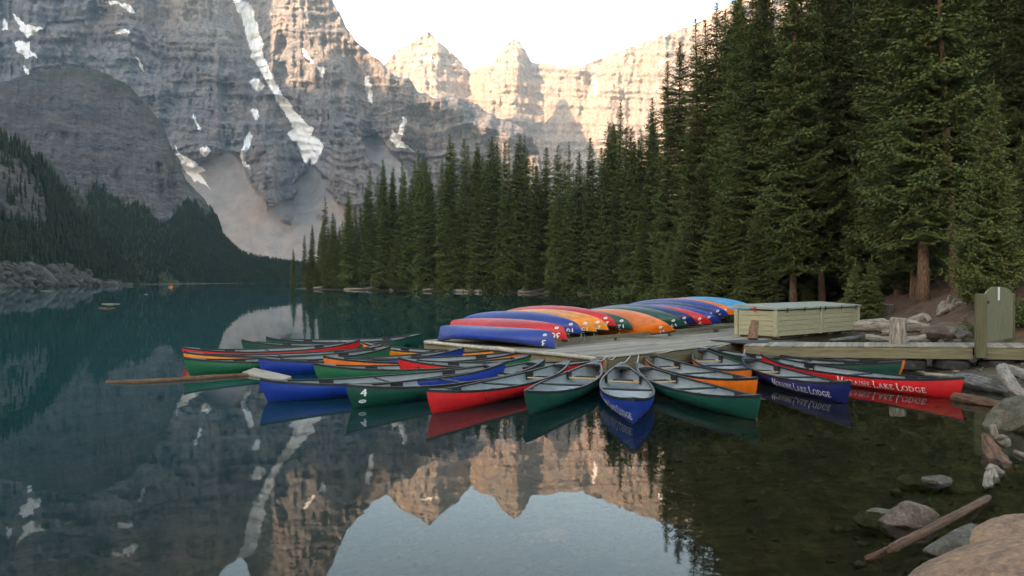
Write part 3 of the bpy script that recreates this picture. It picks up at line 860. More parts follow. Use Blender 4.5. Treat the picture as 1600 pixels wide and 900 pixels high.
# ---- far slopes: one mass of small conifers
def far_forest():
    g = np.random.default_rng(5)
    Vs = []; Fs = []; off = 0
    def cone(P, h, r):
        nonlocal off
        n_ = len(P)
        ang = g.uniform(0, 6.28, n_)
        tiers = [(0.02, .95, .42), (0.3, .72, .75), (0.55, .45, 1.0)]
        for zb, rr, zt in tiers:
            ring = np.stack([np.stack([P[:, 0] + r * rr * (.75 + .5 * g.random(n_)) * np.cos(ang + k * 1.2566), P[:, 1] + r * rr * (.75 + .5 * g.random(n_)) * np.sin(ang + k * 1.2566), P[:, 2] + h * (zb + .05 * g.random(n_))], -1) for k in range(5)], 1)
            tip = np.stack([P[:, 0], P[:, 1], P[:, 2] + h * zt], -1)[:, None]
            V = np.concatenate([ring, tip], 1)
            idx = off + np.arange(n_)[:, None, None] * 6 + np.array([[k, (k + 1) % 5, 5] for k in range(5)])[None]
            Vs.append(V.reshape(-1, 3)); Fs.append(idx.reshape(-1, 3)); off += n_ * 6
    # buttress: from the water up to the tree line
    U = g.uniform(-280, 610, 34000); t = g.random(34000)
    vb = vbotB(U); top = np.interp(U, [p[0] for p in SILB], [p[1] for p in SILB])
    V = vb + (top - vb) * t
    keep = (vegB(U, V, False) * (1 - screeB(U, V)) > g.random(34000) * 1.0) & (V < vb - .5)
    U, V = U[keep], V[keep]
    sc = np.zeros_like(U); D = depthB(U, V, sc, V * 0)
    P = atd(U, V, D - 1)
    hp = g.uniform(8, 13, len(U)) * np.where(V > 395, .85, 1.0)
    h = hp * D / F
    P[:, 2] -= h * .15
    cone(P, h, h * .17)
    # near hillside
    U = g.uniform(-380, 215, 9000); t = g.random(9000) ** .8
    vb = vbotC(U); top = np.interp(U, [p[0] for p in SILC], [p[1] for p in SILC])
    V = vb + (top - vb) * t
    sc, cr = screeC(U, V)
    keep = (1 - sc) * (1 - cr * .93) > g.random(len(U))
    U, V = U[keep], V[keep]
    D = depthC(U, V, np.zeros_like(U), V * 0); P = atd(U, V, D - 1)
    h = g.uniform(12, 30, len(U)) * D / F
    P[:, 2] -= h * .15
    cone(P, h, h * .15)
    me = fastmesh('distant_forest', np.concatenate(Vs), np.concatenate(Fs))
    o = meshobj('distant_forest', me, M['far_needles']); o['kind'] = 'stuff'
m, n, b = newmat('far_needles')
n.links.new(ramp(n, noise(n, coords(n, (1, 1, 1), 'World'), .12, 5, .7), [(.35, (.012, .019, .013)), (.65, (.028, .038, .022))]).outputs[0], b.inputs['Base Color'])
b.inputs['Roughness'].default_value = .9; b.inputs['Specular IOR Level'].default_value = .1
M['far_needles'] = m
far_forest()

#@@PART4
# ------------------------------------------------------------------ dock, walkway, canoes
def weathered(name, c1, c2, sc=2.0, stretch=(1, 14, 14), rough=.85, bmp=.5):
    m, n, b = newmat(name)
    oi = n.nodes.new('ShaderNodeObjectInfo')
    t = n.nodes.new('ShaderNodeTexCoord'); mp = n.nodes.new('ShaderNodeMapping'); mp.inputs['Scale'].default_value = stretch
    n.links.new(t.outputs['Object'], mp.inputs['Vector'])
    va = n.nodes.new('ShaderNodeVectorMath'); va.operation = 'ADD'
    sc3 = n.nodes.new('ShaderNodeVectorMath'); sc3.operation = 'SCALE'; sc3.inputs[3].default_value = 50
    cb = n.nodes.new('ShaderNodeCombineXYZ')
    for i in range(3): n.links.new(oi.outputs['Random'], cb.inputs[i])
    n.links.new(cb.outputs[0], sc3.inputs[0]); n.links.new(mp.outputs[0], va.inputs[0]); n.links.new(sc3.outputs[0], va.inputs[1])
    f = noise(n, va.outputs[0], sc, 6, .65)
    c = ramp(n, f, [(.3, c1), (.7, c2)]).outputs[0]
    mr = N(n, 'ShaderNodeMapRange'); n.links.new(oi.outputs['Random'], mr.inputs['Value']); mr.inputs['To Min'].default_value = .66; mr.inputs['To Max'].default_value = 1.28
    hs = n.nodes.new('ShaderNodeHueSaturation'); n.links.new(mr.outputs[0], hs.inputs['Value']); n.links.new(c, hs.inputs['Color'])
    n.links.new(hs.outputs[0], b.inputs['Base Color']); b.inputs['Roughness'].default_value = rough
    bump(n, b, f, bmp, .006)
    return m
M['deck'] = weathered('weathered_deck_board', (.20, .17, .13), (.37, .325, .26), 1.6)
M['timber'] = weathered('greenish_timber', (.12, .10, .05), (.27, .225, .125), 1.6)
M['gatewood'] = weathered('olive_stained_wood', (.085, .08, .035), (.15, .135, .062), 1.6, (10, 10, 1))
M['gatepanel'] = weathered('grey_green_panel', (.11, .105, .06), (.165, .155, .095), 2.0, (8, 8, 1))
M['boxpaint'] = simple('pale_green_plastic_boards', (.39, .34, .20), (.46, .41, .25), 3, .55, .1, .003, (1, 1, 6))
M['boxlid'] = simple('grey_green_lid', (.27, .28, .22), (.35, .36, .29), 3, .6, .1, .003)
M['black'] = simple('black_vinyl', (.008, .008, .009), (.02, .02, .022), 8, .42, .1, .002)
M['web'] = simple('black_webbing', (.006, .006, .006), (.018, .018, .018), 20, .8, .2, .002)
M['ash'] = simple('varnished_ash', (.45, .28, .12), (.62, .42, .20), 4, .4, .1, .002, (1, 8, 8))
M['liner'] = simple('grey_canoe_skin', (.215, .245, .25), (.30, .33, .335), 2.2, .5, .1, .004, (1, 2, 2))
M['white'] = simple('white_decal', (.72, .72, .70), (.82, .82, .80), 9, .5, 0)
M['rope'] = simple('white_rope', (.42, .40, .34), (.65, .62, .55), 30, .85, .3, .003)
M['rubber'] = simple('old_tyre_rubber', (.018, .017, .015), (.06, .055, .045), 6, .85, .6, .01)
def grainmat(name, dark, c1, c2, rough):
    m, n, b = newmat(name)
    a = n.nodes.new('ShaderNodeAttribute'); a.attribute_name = 'grain'
    mp = n.nodes.new('ShaderNodeMapping'); mp.inputs['Scale'].default_value = (2.6, 2.6, 1.1); n.links.new(a.outputs['Vector'], mp.inputs['Vector'])
    f = noise(n, mp.outputs[0], 2.0, 8, .72, .4)
    v = coords(n, (1, 1, 1), 'World'); g = noise(n, v, 5, 5, .7)
    c = ramp(n, f, [(.36, dark), (.46, c1), (.62, c2)]).outputs[0]
    k = ramp(n, g, [(.35, (.55, .52, .5)), (.55, (1, 1, 1)), (.7, (1.2, 1.18, 1.15))]).outputs[0]
    c = mixc(n, .8, c, k, 'MULTIPLY')
    n.links.new(c, b.inputs['Base Color']); b.inputs['Roughness'].default_value = rough
    bump(n, b, f, 1.0, .02)
    return m
M['drift'] = grainmat('bleached_driftwood', (.07, .052, .036), (.26, .215, .16), (.46, .40, .32), .88)
M['wetwood'] = grainmat('wet_brown_wood', (.03, .015, .009), (.12, .058, .028), (.27, .13, .06), .72)
M['greywood'] = grainmat('grey_wood', (.03, .028, .026), (.13, .122, .112), (.27, .255, .235), .88)
M['endgrain'] = simple('cut_wood', (.28, .235, .16), (.42, .365, .27), 8, .85, .3, .01)
M['mat'] = simple('black_rubber_mat', (.03, .03, .028), (.055, .053, .05), 12, .85, .3, .005)
M['yellow'] = simple('yellow_foam', (.75, .62, .02), (.85, .72, .04), 8, .6, .1, .003)
M['bumper'] = weathered('pale_log_rail', (.36, .32, .25), (.58, .53, .43), 1.2, (1, 8, 8))
M['redtag'] = simple('red_tape', (.5, .03, .02), (.6, .05, .03), 8, .5, 0)

def hull_mat(name, c, rough=.33):
    m, n, b = newmat(name)
    v = coords(n)
    oi = n.nodes.new('ShaderNodeObjectInfo')
    f = noise(n, v, 2.5, 5, .6)
    sv = coords(n, (1.2, 9, 9)); scr = noise(n, sv, 2.2, 7, .75)
    cc = ramp(n, f, [(.3, [x * .85 for x in c]), (.7, [min(1, x * 1.12) for x in c])]).outputs[0]
    sm = ramp(n, scr, [(.66, (0, 0, 0)), (.76, (1, 1, 1))]).outputs[0]
    ms = n.nodes.new('ShaderNodeMath'); ms.operation = 'MULTIPLY'; n.links.new(sm, ms.inputs[0]); ms.inputs[1].default_value = .38
    cc = mixc(n, ms.outputs[0], cc, [min(1, x * .7 + .12) for x in c])
    sx = n.nodes.new('ShaderNodeSeparateXYZ'); n.links.new(v, sx.inputs[0])
    wob = n.nodes.new('ShaderNodeMath'); wob.operation = 'MULTIPLY_ADD'; n.links.new(f, wob.inputs[0]); wob.inputs[1].default_value = .09; n.links.new(sx.outputs[2], wob.inputs[2])
    gm = ramp(n, wob.outputs[0], [(.045, (1, 1, 1)), (.085, (0, 0, 0))]).outputs[0]
    gs = n.nodes.new('ShaderNodeMath'); gs.operation = 'MULTIPLY'; n.links.new(gm, gs.inputs[0]); gs.inputs[1].default_value = .5
    cc = mixc(n, gs.outputs[0], cc, [x * .45 + .03 for x in c])      # scum left by the lake along the waterline
    blot = noise(n, v, .9, 4, .6); bm_ = ramp(n, blot, [(.35, (.72, .72, .72)), (.65, (1.18, 1.18, 1.18))]).outputs[0]
    hv = mixc(n, .8, cc, bm_, 'MULTIPLY'); cc = hv
    n.links.new(cc, b.inputs['Base Color'])
    rr = ramp(n, scr, [(.3, (rough - .06,) * 3), (.7, (rough + .2,) * 3)]).outputs[0]
    n.links.new(rr, b.inputs['Roughness'])
    bump(n, b, f, .08, .01)
    return m
HUE = {'red': hull_mat('red_canoe_skin', (.62, .012, .014)), 'blue': hull_mat('blue_canoe_skin', (.008, .036, .27)), 'green': hull_mat('green_canoe_skin', (.006, .065, .04)),
       'orange': hull_mat('orange_canoe_skin', (.80, .17, .008)), 'navy': hull_mat('navy_canoe_skin', (.008, .014, .11)), 'light blue': hull_mat('light_blue_canoe_skin', (.06, .34, .62)),
       'amber': hull_mat('amber_canoe_skin', (.82, .26, .008))}
HUE['bright green'] = hull_mat('bright_green_canoe_skin', (.016, .12, .05))

CL = 5.6; CB = 0.54; DRAFT = .09
def zs(s): return .275 + .185 * abs(s) ** 2.6          # gunwale height above the waterline
ROCK = [0.0]
def zk(s): return -DRAFT + .07 * abs(s) ** 5 + ROCK[0] * (.27 * abs(s) ** 2.1 - .10)          # keel
def bw(s): return CB * max(0.0, 1 - abs(s) ** 2.15) ** .92
def hp(s, t, side, inset=0.0):
    """point of the hull: s -1..1 along, t 0 keel..1 gunwale"""
    b_ = bw(s) * (1 - (1 - t) ** 2.6) ** .62 * (1 + .05 * math.sin(math.pi * t))
    z = zk(s) + (zs(s) - zk(s)) * t
    x = CL / 2 * s - math.copysign(.16, s) * abs(s) ** 10 * (1 - t) ** 1.6
    return Vector((x, side * max(0, b_ - inset), z))
SS = [math.sin(math.pi / 2 * k) for k in np.linspace(-1, 1, 41)]
SS = [x * .6 + y * .4 for x, y in zip(SS, np.linspace(-1, 1, 41))]
TT = [0, .06, .14, .25, .4, .56, .72, .86, 1.0]
def make_hull_mesh():
    mb = MB(); V = []; ring = [(1, t) for t in TT[::-1]] + [(-1, t) for t in TT[1:]]
    for s in SS:
        for sd, t in ring: V.append(hp(s, t, sd))
    nr = len(ring); Fc = []
    for i in range(len(SS) - 1):
        for k in range(nr - 1): Fc.append((i * nr + k, (i + 1) * nr + k, (i + 1) * nr + k + 1, i * nr + k + 1))
    mb.add(V, Fc); return mb.mesh('canoe_hull', True)
def make_liner_mesh():
    mb = MB(); V = []; TL = [1.0, .85, .7, .55, .42, .3]
    ring = [(1, t) for t in TL] + [(0, 0)] + [(-1, t) for t in TL[::-1]]
    S2 = [s * .985 for s in SS]
    for s in S2:
        for sd, t in ring:
            p = hp(s, t if sd else .28, sd or 1, .014)
            if sd == 0: p.y = 0
            p.z = max(p.z, .035); V.append(p)
    nr = len(ring); Fc = []
    for i in range(len(S2) - 1):
        for k in range(nr - 1): Fc.append((i * nr + k, i * nr + k + 1, (i + 1) * nr + k + 1, (i + 1) * nr + k))
    mb.add(V, Fc); return mb.mesh('canoe_liner', True)
def make_gunwale_mesh(sd):
    mb = MB(); V = []; Fc = []
    for s in SS:
        p = hp(s, 1, sd); q = .02
        y0 = max(0, abs(p.y) - .03); y1 = abs(p.y) + .016
        V += [(p.x, sd * y0, p.z - .022), (p.x, sd * y1, p.z - .03), (p.x, sd * y1, p.z + .014), (p.x, sd * y0, p.z + .014)]
    for i in range(len(SS) - 1):
        for k in range(4): Fc.append((i * 4 + k, i * 4 + (k + 1) % 4, (i + 1) * 4 + (k + 1) % 4, (i + 1) * 4 + k))
    Fc += [(0, 1, 2, 3), tuple(4 * (len(SS) - 1) + k for k in (3, 2, 1, 0))]
    mb.add(V, Fc); return mb.mesh('canoe_gunwale')
def make_deck_mesh(sg):
    mb = MB(); ss = [sg * x for x in (.995, .95, .9, .855, .82)]; V = []; Fc = []
    for s in ss:
        l = hp(s, 1, 1); w_ = max(.004, l.y - .01)
        V += [(l.x, w_, l.z + .017), (l.x, 0, l.z + .035), (l.x, -w_, l.z + .017), (l.x, -w_, l.z - .03), (l.x, w_, l.z - .03)]
    for i in range(len(ss) - 1):
        for k in range(5): Fc.append((i * 5 + k, i * 5 + (k + 1) % 5, (i + 1) * 5 + (k + 1) % 5, (i + 1) * 5 + k))
    Fc += [(4, 3, 2, 1, 0), tuple(len(V) - 5 + k for k in range(5))]
    return mb.add(V, Fc).mesh('canoe_deck_plate')
def make_seat(sx):
    """ash rails, webbing between them, black drop plates to the gunwales"""
    s = sx / (CL / 2); hw = bw(s) - .03; z = zs(s) - .13
    r = MB()
    for dx in (-.12, .12): r.box((sx + dx, 0, z), (.035, 2 * hw - .02, .03), bevel=.006)
    wv = MB()
    k = 7
    for i in range(k): wv.box((sx, -hw * .55 + i * hw * 1.1 / (k - 1), z + .004), (.25, hw * .13, .036))
    for dx in (-.07, 0, .07): wv.box((sx + dx, 0, z + .006), (.035, hw * 1.15, .040))
    pls = []
    for sd in (-1, 1):
        pl = MB(); pl.box((sx, sd * (hw - .012), z + .05), (.30, .02, .19)); pls.append(pl.mesh('seat_plate'))
    return r.mesh('seat_rails'), wv.mesh('seat_webbing'), pls
def make_thwart():
    mb = MB(); hw = bw(.08) - .01
    mb.tube([(.22, -hw, zs(.08) - .03), (.22, -hw * .4, zs(.08) - .035), (.22, hw * .4, zs(.08) - .035), (.22, hw, zs(.08) - .03)], [.022, .026, .026, .022], 6)
    return mb.mesh('canoe_thwart')
CM = {'hull': make_hull_mesh(), 'liner': make_liner_mesh(), 'gl': make_gunwale_mesh(1), 'gr': make_gunwale_mesh(-1), 'db': make_deck_mesh(1), 'ds': make_deck_mesh(-1),
      'seats': [make_seat(1.35), make_seat(-1.5)], 'thwart': make_thwart()}
HULLS = {}
for rk_ in (0.0, .35, 1.0):
    ROCK[0] = rk_; hm = make_hull_mesh()
    for c in HUE:
        me = hm.copy(); me.materials.append(HUE[c]); HULLS[c, rk_] = me
ROCK[0] = 0.0
CM['liner'].materials.append(M['liner'])
for k in ('gl', 'gr', 'db', 'ds', 'thwart'): CM[k].materials.append(M['black'])
for a, b_, c in CM['seats']: a.materials.append(M['ash']); b_.materials.append(M['web']); [q.materials.append(M['black']) for q in c]

def text_geo(txt, size, spacing=1.0):
    cu = bpy.data.curves.new('lettering', 'FONT'); cu.body = txt; cu.size = size; cu.align_x = 'CENTER'; cu.align_y = 'CENTER'; cu.space_character = spacing; cu.resolution_u = 3
    o = bpy.data.objects.new('tmp', cu); COL.objects.link(o)
    dg = bpy.context.evaluated_depsgraph_get(); dg.update()
    me = o.evaluated_get(dg).to_mesh()
    V = [(v.co.x, v.co.y) for v in me.vertices]; Fc = [tuple(p.vertices) for p in me.polygons]
    o.evaluated_get(dg).to_mesh_clear()
    bpy.data.objects.remove(o); bpy.data.curves.remove(cu)
    return V, Fc

SERIF = {   # upright roman capitals on a 10 x 10 field: stroke polylines (x,y,width)
    'M': (12, [[(1.6, 0), (2.0, 10)], [(2.0, 10), (6, 1)], [(6, 1), (10, 10)], [(10, 10), (10.4, 0)]], [(.4, 0, 2.8, 0), (9.2, 0, 11.6, 0), (.8, 10, 2.4, 10), (9.6, 10, 11.2, 10)]),
    'O': (10, [[(5 + 4.4 * math.cos(a), 5 + 5 * math.sin(a)) for a in np.linspace(0, 2 * math.pi, 19)]], []),
    'R': (8.6, [[(1.6, 0), (1.6, 10)], [(1.6, 9.8), (4.6, 9.8), (6.4, 8.8), (6.4, 6.2), (4.6, 5), (1.6, 5)], [(4.2, 5), (8, 0)]], [(.4, 0, 2.8, 0), (.4, 10, 2, 10), (7.2, 0, 8.8, 0)]),
    'A': (9.6, [[(1, 0), (4.8, 10)], [(4.8, 10), (8.6, 0)], [(2.4, 3.4), (7.2, 3.4)]], [(0, 0, 2.2, 0), (7.4, 0, 9.8, 0)]),
    'I': (3.6, [[(1.8, 0), (1.8, 10)]], [(.5, 0, 3.1, 0), (.5, 10, 3.1, 10)]),
    'N': (9.8, [[(1.6, 0), (1.6, 10)], [(1.6, 10), (8, 0)], [(8, 0), (8, 10)]], [(.5, 0, 2.8, 0), (.2, 10, 2, 10), (6.8, 10, 9.2, 10)]),
    'E': (7.2, [[(1.6, 0), (1.6, 10)], [(1.6, 9.7), (6.2, 9.7), (6.4, 8.4)], [(1.6, 5.1), (5.4, 5.1)], [(1.6, .3), (6.4, .3), (6.9, 1.9)]], [(.4, 0, 1.8, 0), (.4, 10, 1.8, 10), (5.4, 4.3, 5.4, 5.9)]),
    'L': (7.2, [[(1.6, 0), (1.6, 10)], [(1.6, .3), (6.4, .3), (6.9, 2.1)]], [(.4, 0, 1.8, 0), (.4, 10, 2.9, 10)]),
    'K': (8.8, [[(1.6, 0), (1.6, 10)], [(1.8, 4.7), (7, 10)], [(3.4, 6), (8, 0)]], [(.4, 0, 2.8, 0), (.4, 10, 2.8, 10), (6, 10, 8.2, 10), (7, 0, 9, 0)]),
    'D': (9.4, [[(1.6, 0), (1.6, 10)], [(1.6, 9.7), (4.6, 9.7), (7.6, 8), (8.5, 5), (7.6, 2), (4.6, .3), (1.6, .3)]], [(.4, 0, 1.8, 0), (.4, 10, 1.8, 10)]),
    'G': (9.8, [[(8.5, 8.2), (7.2, 9.5), (5, 9.9), (2.4, 8.6), (1, 5), (2.4, 1.4), (5, .1), (7.4, .6), (8.5, 1.6), (8.5, 4.4)]], [(7, 4.4, 9.6, 4.4)])}
def serif_geo(words, big, small):
    V = []; Fc = []; x = 0
    def seg(a, b, w_):
        dx, dy = b[0] - a[0], b[1] - a[1]; l = math.hypot(dx, dy) or 1
        ux, uy = dx / l, dy / l; nx, ny = -uy * w_ / 2, ux * w_ / 2
        e = w_ * .25
        o = len(V)
        k = max(1, int(l / .05))
        for i in range(k + 1):
            f = i / k; px = a[0] - ux * e + (dx + 2 * ux * e) * f; py = a[1] - uy * e + (dy + 2 * uy * e) * f
            V.append((px + nx, py + ny)); V.append((px - nx, py - ny))
        for i in range(k): Fc.append((o + 2 * i, o + 2 * i + 1, o + 2 * i + 3, o + 2 * i + 2))
    for wd in words:
        for i, ch in enumerate(wd):
            h = big if i == 0 else small; k = h / 10
            adv, strokes, serifs = SERIF[ch]
            base = -big * .06 if (i == 0 and ch == 'L') else 0
            for st in strokes:
                for a, b in zip(st, st[1:]):
                    vert = abs(b[1] - a[1]) > abs(b[0] - a[0])
                    seg((x + a[0] * k, base + a[1] * k), (x + b[0] * k, base + b[1] * k), (1.45 if vert else .85) * k)
            for x0, y0, x1, y1 in serifs: seg((x + x0 * k, base + y0 * k), (x + x1 * k, base + y1 * k), .8 * k)
            x += adv * k + small * .2
        x += small * .4
    cx = x / 2; cy = small / 2
    return [(a - cx, b - cy) for a, b in V], Fc

def on_hull(geo, x0, z0, side, off=.006):
    V, Fc = geo; out = []
    for a, b in V:
        x = x0 + (a if side < 0 else -a); z = z0 + b
        s = max(-.995, min(.995, x / (CL / 2)))
        for _ in range(3):
            t = min(1, max(0.02, (z - zk(s)) / (zs(s) - zk(s)))); p = hp(s, t, side); s = max(-.999, min(.999, s + (x - p.x) / (CL / 2)))
        out.append((p.x, p.y + side * off, z))
    if side > 0: Fc = [f for f in Fc]
    return pymesh('lettering', out, Fc)

SCRIPT = serif_geo(['MORAINE', 'LAKE', 'LODGE'], .150, .108)
def oval_geo(w_, h_):
    V = []; Fc = []
    k = 16
    for i in range(k):
        a = 2 * math.pi * i / k
        V += [(w_ * math.cos(a), h_ * math.sin(a)), (w_ * .55 * math.cos(a), h_ * .45 * math.sin(a))]
    for i in range(k):
        j = (i + 1) % k; Fc.append((2 * i, 2 * i + 1, 2 * j + 1, 2 * j))
    o = len(V); V += [(-w_ * .3, -h_ * .2), (w_ * .3, -h_ * .2), (w_ * .3, h_ * .2), (-w_ * .3, h_ * .2)]; Fc.append((o, o + 1, o + 2, o + 3))
    return V, Fc

def canoe(loc, dirv, length, color, label, group, roll=0.0, name='canoe', text=None, number=None, oval=True, inner=True, pitch=0.0, rock=0.0):
    ROCK[0] = rock
    """dirv: level direction of the +x end"""
    rz = math.atan2(dirv[1], dirv[0])
    o = thing(name, label, 'canoe', loc, (roll, pitch, rz), group, (length / CL, 1, 1))
    link(bpy.data.objects.new('hull', HULLS[color, rock]), o)
    link(bpy.data.objects.new('gunwale', CM['gl']), o); link(bpy.data.objects.new('gunwale', CM['gr']), o)
    if inner:
        link(bpy.data.objects.new('inner_skin', CM['liner']), o)
        for a, b_, c in CM['seats']:
            st = link(bpy.data.objects.new('seat', a), o)
            link(bpy.data.objects.new('seat_webbing', b_), st)
            for q in c: link(bpy.data.objects.new('seat_hanger', q), st)
        link(bpy.data.objects.new('thwart', CM['thwart']), o)
    link(bpy.data.objects.new('deck_plate', CM['db']), o); link(bpy.data.objects.new('deck_plate', CM['ds']), o)
    if text:
        me = on_hull(SCRIPT, text[0], text[1], text[2]); me.materials.append(M['white'])
        link(bpy.data.objects.new('lettering', me), o)
    if number:
        txt, x0, z0, side, size = number
        V, Fc = text_geo(txt, size, 1.0)
        V2 = [(a * 1.05, b) for a, b in V]
        # heavier strokes: two slightly shifted prints
        me = on_hull((V2 + [(a + .012, b) for a, b in V2], Fc + [tuple(i + len(V2) for i in f) for f in Fc]), x0, z0, side)
        me.materials.append(M['white']); link(bpy.data.objects.new('number', me), o)
        if oval:
            me = on_hull(oval_geo(.065, .035), x0, z0 - size * .78, side, .007); me.materials.append(M['white']); link(bpy.data.objects.new('oval_badge', me), o)
    ROCK[0] = 0.0
    return o

TIPZ = .46
def water_canoe(near, far, color, label, group, **kw):
    a = atz(near[0], near[1], TIPZ); b_ = atz(far[0], far[1], TIPZ)
    d = a - b_; L = d.length
    mid = (a + b_) / 2
    return canoe((mid.x, mid.y, random.uniform(-.008, .008)), (d.x, d.y), L, color, label, group, roll=R(random.uniform(-1.5, 1.5)), **kw)

FAN = 'canoes moored in a fan around the dock'
water_canoe((989.7, 623), (970, 566), 'blue', 'blue canoe with white lettering pointing straight out of the fan at the viewer', FAN, text=(1.72, .135, -1))
water_canoe((1188.7, 617.6), (995, 567), 'green', 'green canoe just right of the blue one that points straight at the viewer', FAN)
water_canoe((1185, 590.5), (1005, 550), 'orange', 'orange canoe lying behind the green one, long bright side showing at its right end', FAN)
water_canoe((1170, 576.5), (1090, 542), 'orange', 'orange canoe showing only a small orange corner left of the lettered blue canoe', FAN)
water_canoe((1329, 596.6), (1160, 555), 'navy', 'dark blue canoe with white lettering and a yellow sponge aboard', FAN, text=(1.35, .135, -1))
water_canoe((1506.6, 590), (1189, 553), 'red', 'red canoe with white lettering, its bow against the shore logs', FAN, text=(1.15, .125, -1))
water_canoe((1409.5, 565), (1102, 542), 'green', 'green canoe between the red lettered one and the walkway', FAN)
water_canoe((1414.5, 560.8), (1157, 536.5), 'orange', 'orange canoe nearest the walkway, its orange ends showing', FAN)
water_canoe((822.5, 611.5), (934, 562.8), 'green', 'dark green canoe just left of the blue one that points straight at the viewer', FAN)
water_canoe((667, 610), (890, 563.3), 'red', 'plain bright red canoe in front of the fan, between two dark green ones', FAN)
water_canoe((540.5, 602), (852, 560.6), 'green', 'dark green canoe with the white number 4 on its bow', FAN, number=('4', 2.52, .285, 1, .21))
water_canoe((405.8, 593.3), (790, 566.3), 'blue', 'nearest blue canoe at the left of the fan, grey inside with a black seat', FAN)
water_canoe((489.5, 568.2), (830, 555), 'bright green', 'light green canoe behind the nearest blue one on the left', FAN)
water_canoe((621.5, 559.6), (951, 559.5), 'red', 'red canoe lying across behind the dark green and plain red ones', FAN)
water_canoe((504.6, 557), (828, 546), 'orange', 'orange canoe with the white number 14 at its dock end', FAN, number=('14', -2.45, .27, 1, .17), oval=False)
water_canoe((403, 558.8), (725.6, 543), 'blue', 'blue canoe left of the orange one numbered 14, bow beside a floating plank', FAN)
water_canoe((286.5, 559.5), (611, 541.6), 'bright green', 'green canoe with its long side to the viewer, leftmost beside the floating log', FAN)
water_canoe((286.5, 550.2), (601, 538.7), 'amber', 'orange canoe lying between the leftmost red and green ones', FAN)
water_canoe((284.4, 543), (562.8, 531.5), 'red', 'red canoe at the far left of the fan, above the orange one', FAN)
water_canoe((377, 531.5), (634.7, 528.7), 'green', 'dark green canoe behind the leftmost red one', FAN)
water_canoe((415, 527.2), (660.6, 522), 'green', 'dark green canoe farthest from the viewer at the back of the fan', FAN)
water_canoe((566, 535), (795.5, 543.6), 'amber', 'orange canoe at the dock edge under the overturned blue one', FAN)

def smallmesh(name, mat, label, cat, pts, rad, n=8, group=None, squash=1.0):
    mb = MB(); mb.tube(pts, rad, n, squash=squash)
    return tag(mb.build(name, mat, None, True), label, cat, group)
p = atz(1233, 585, .06)
mb = MB(); mb.box((0, 0, 0), (.30, .20, .10), bevel=.03)
o = mb.build('sponge', M['yellow']); o.location = (p.x, p.y, .10); o.rotation_euler = (0, .1, .4)
tag(o, 'yellow sponge lying in the dark blue lettered canoe', 'sponge')

# ---- dock: long axis A runs back to the right, B runs back to the left
DZ = .5
P0 = Vector((2.45, 19.72)); A2 = Vector((.72, .694)); B2 = Vector((-.694, .72))
def dk(a, b, z=DZ): q = P0 + A2 * a + B2 * b; return Vector((q.x, q.y, z))
ROTA = math.atan2(A2.y, A2.x)
dock = thing('dock', 'wide low wooden dock of grey boards carrying the overturned canoes', 'dock', (P0.x, P0.y, 0), (0, 0, ROTA))
def dock_parts():
    g = np.random.default_rng(3)
    kinds = []
    for L in (3.0, 3.6, 4.2):
        mb = MB(); mb.box((L / 2, 0, 0), (L - .012, .182, .045), bevel=.006); me = mb.mesh('deck_plank'); me.materials.append(M['deck']); kinds.append((L, me))
    b_ = .1; row = 0
    while b_ < 7.6:
        a_ = -.02 - g.uniform(0, 1.2) * 0
        start = g.integers(0, 3)
        a0 = 0.0
        first = True
        while a0 < 15.0:
            L, me = kinds[(start + int(a0 * 7)) % 3]
            o = link(bpy.data.objects.new('plank', me), dock)
            o.location = (a0, b_, DZ - .0225 + g.normal(0, .0016)); o.rotation_euler = (g.normal(0, .004), 0, g.normal(0, .0006))
            a0 += L
        b_ += .194; row += 1
        if row in (13, 26): b_ += .03
    fz = MB()
    fz.box((8, .0, .25), (16, .06, .36)); fz.build('front_fascia', M['timber'], dock)
    fz = MB(); fz.box((-.04, 3.8, .27), (.06, 7.6, .34)); fz.build('end_fascia', M['timber'], dock)
    fl = MB()
    for b in (1, 3.8, 6.6): fl.box((8, b, .12), (15.4, .9, .5), bevel=.05)
    fl.build('float', M['black'], dock)
    for (x0, x1, y) in ((-.12, -.12, (0.3, 3.2)), (-.12, -.12, (4.6, 7.5))):
        mb = MB(); mb.tube([(x0, y[0], .44), (x0 + .01, (y[0] + y[1]) / 2, .45), (x1, y[1], .44)], .055, 8); mb.build('log_rail', M['bumper'], dock, True)
    mb = MB(); mb.tube([(-.15, 3.25, .44), (-.14, 3.9, .46), (-.15, 4.55, .44)], .07, 7); mb.build('log_rail', M['bumper'], dock, True)
dock_parts()

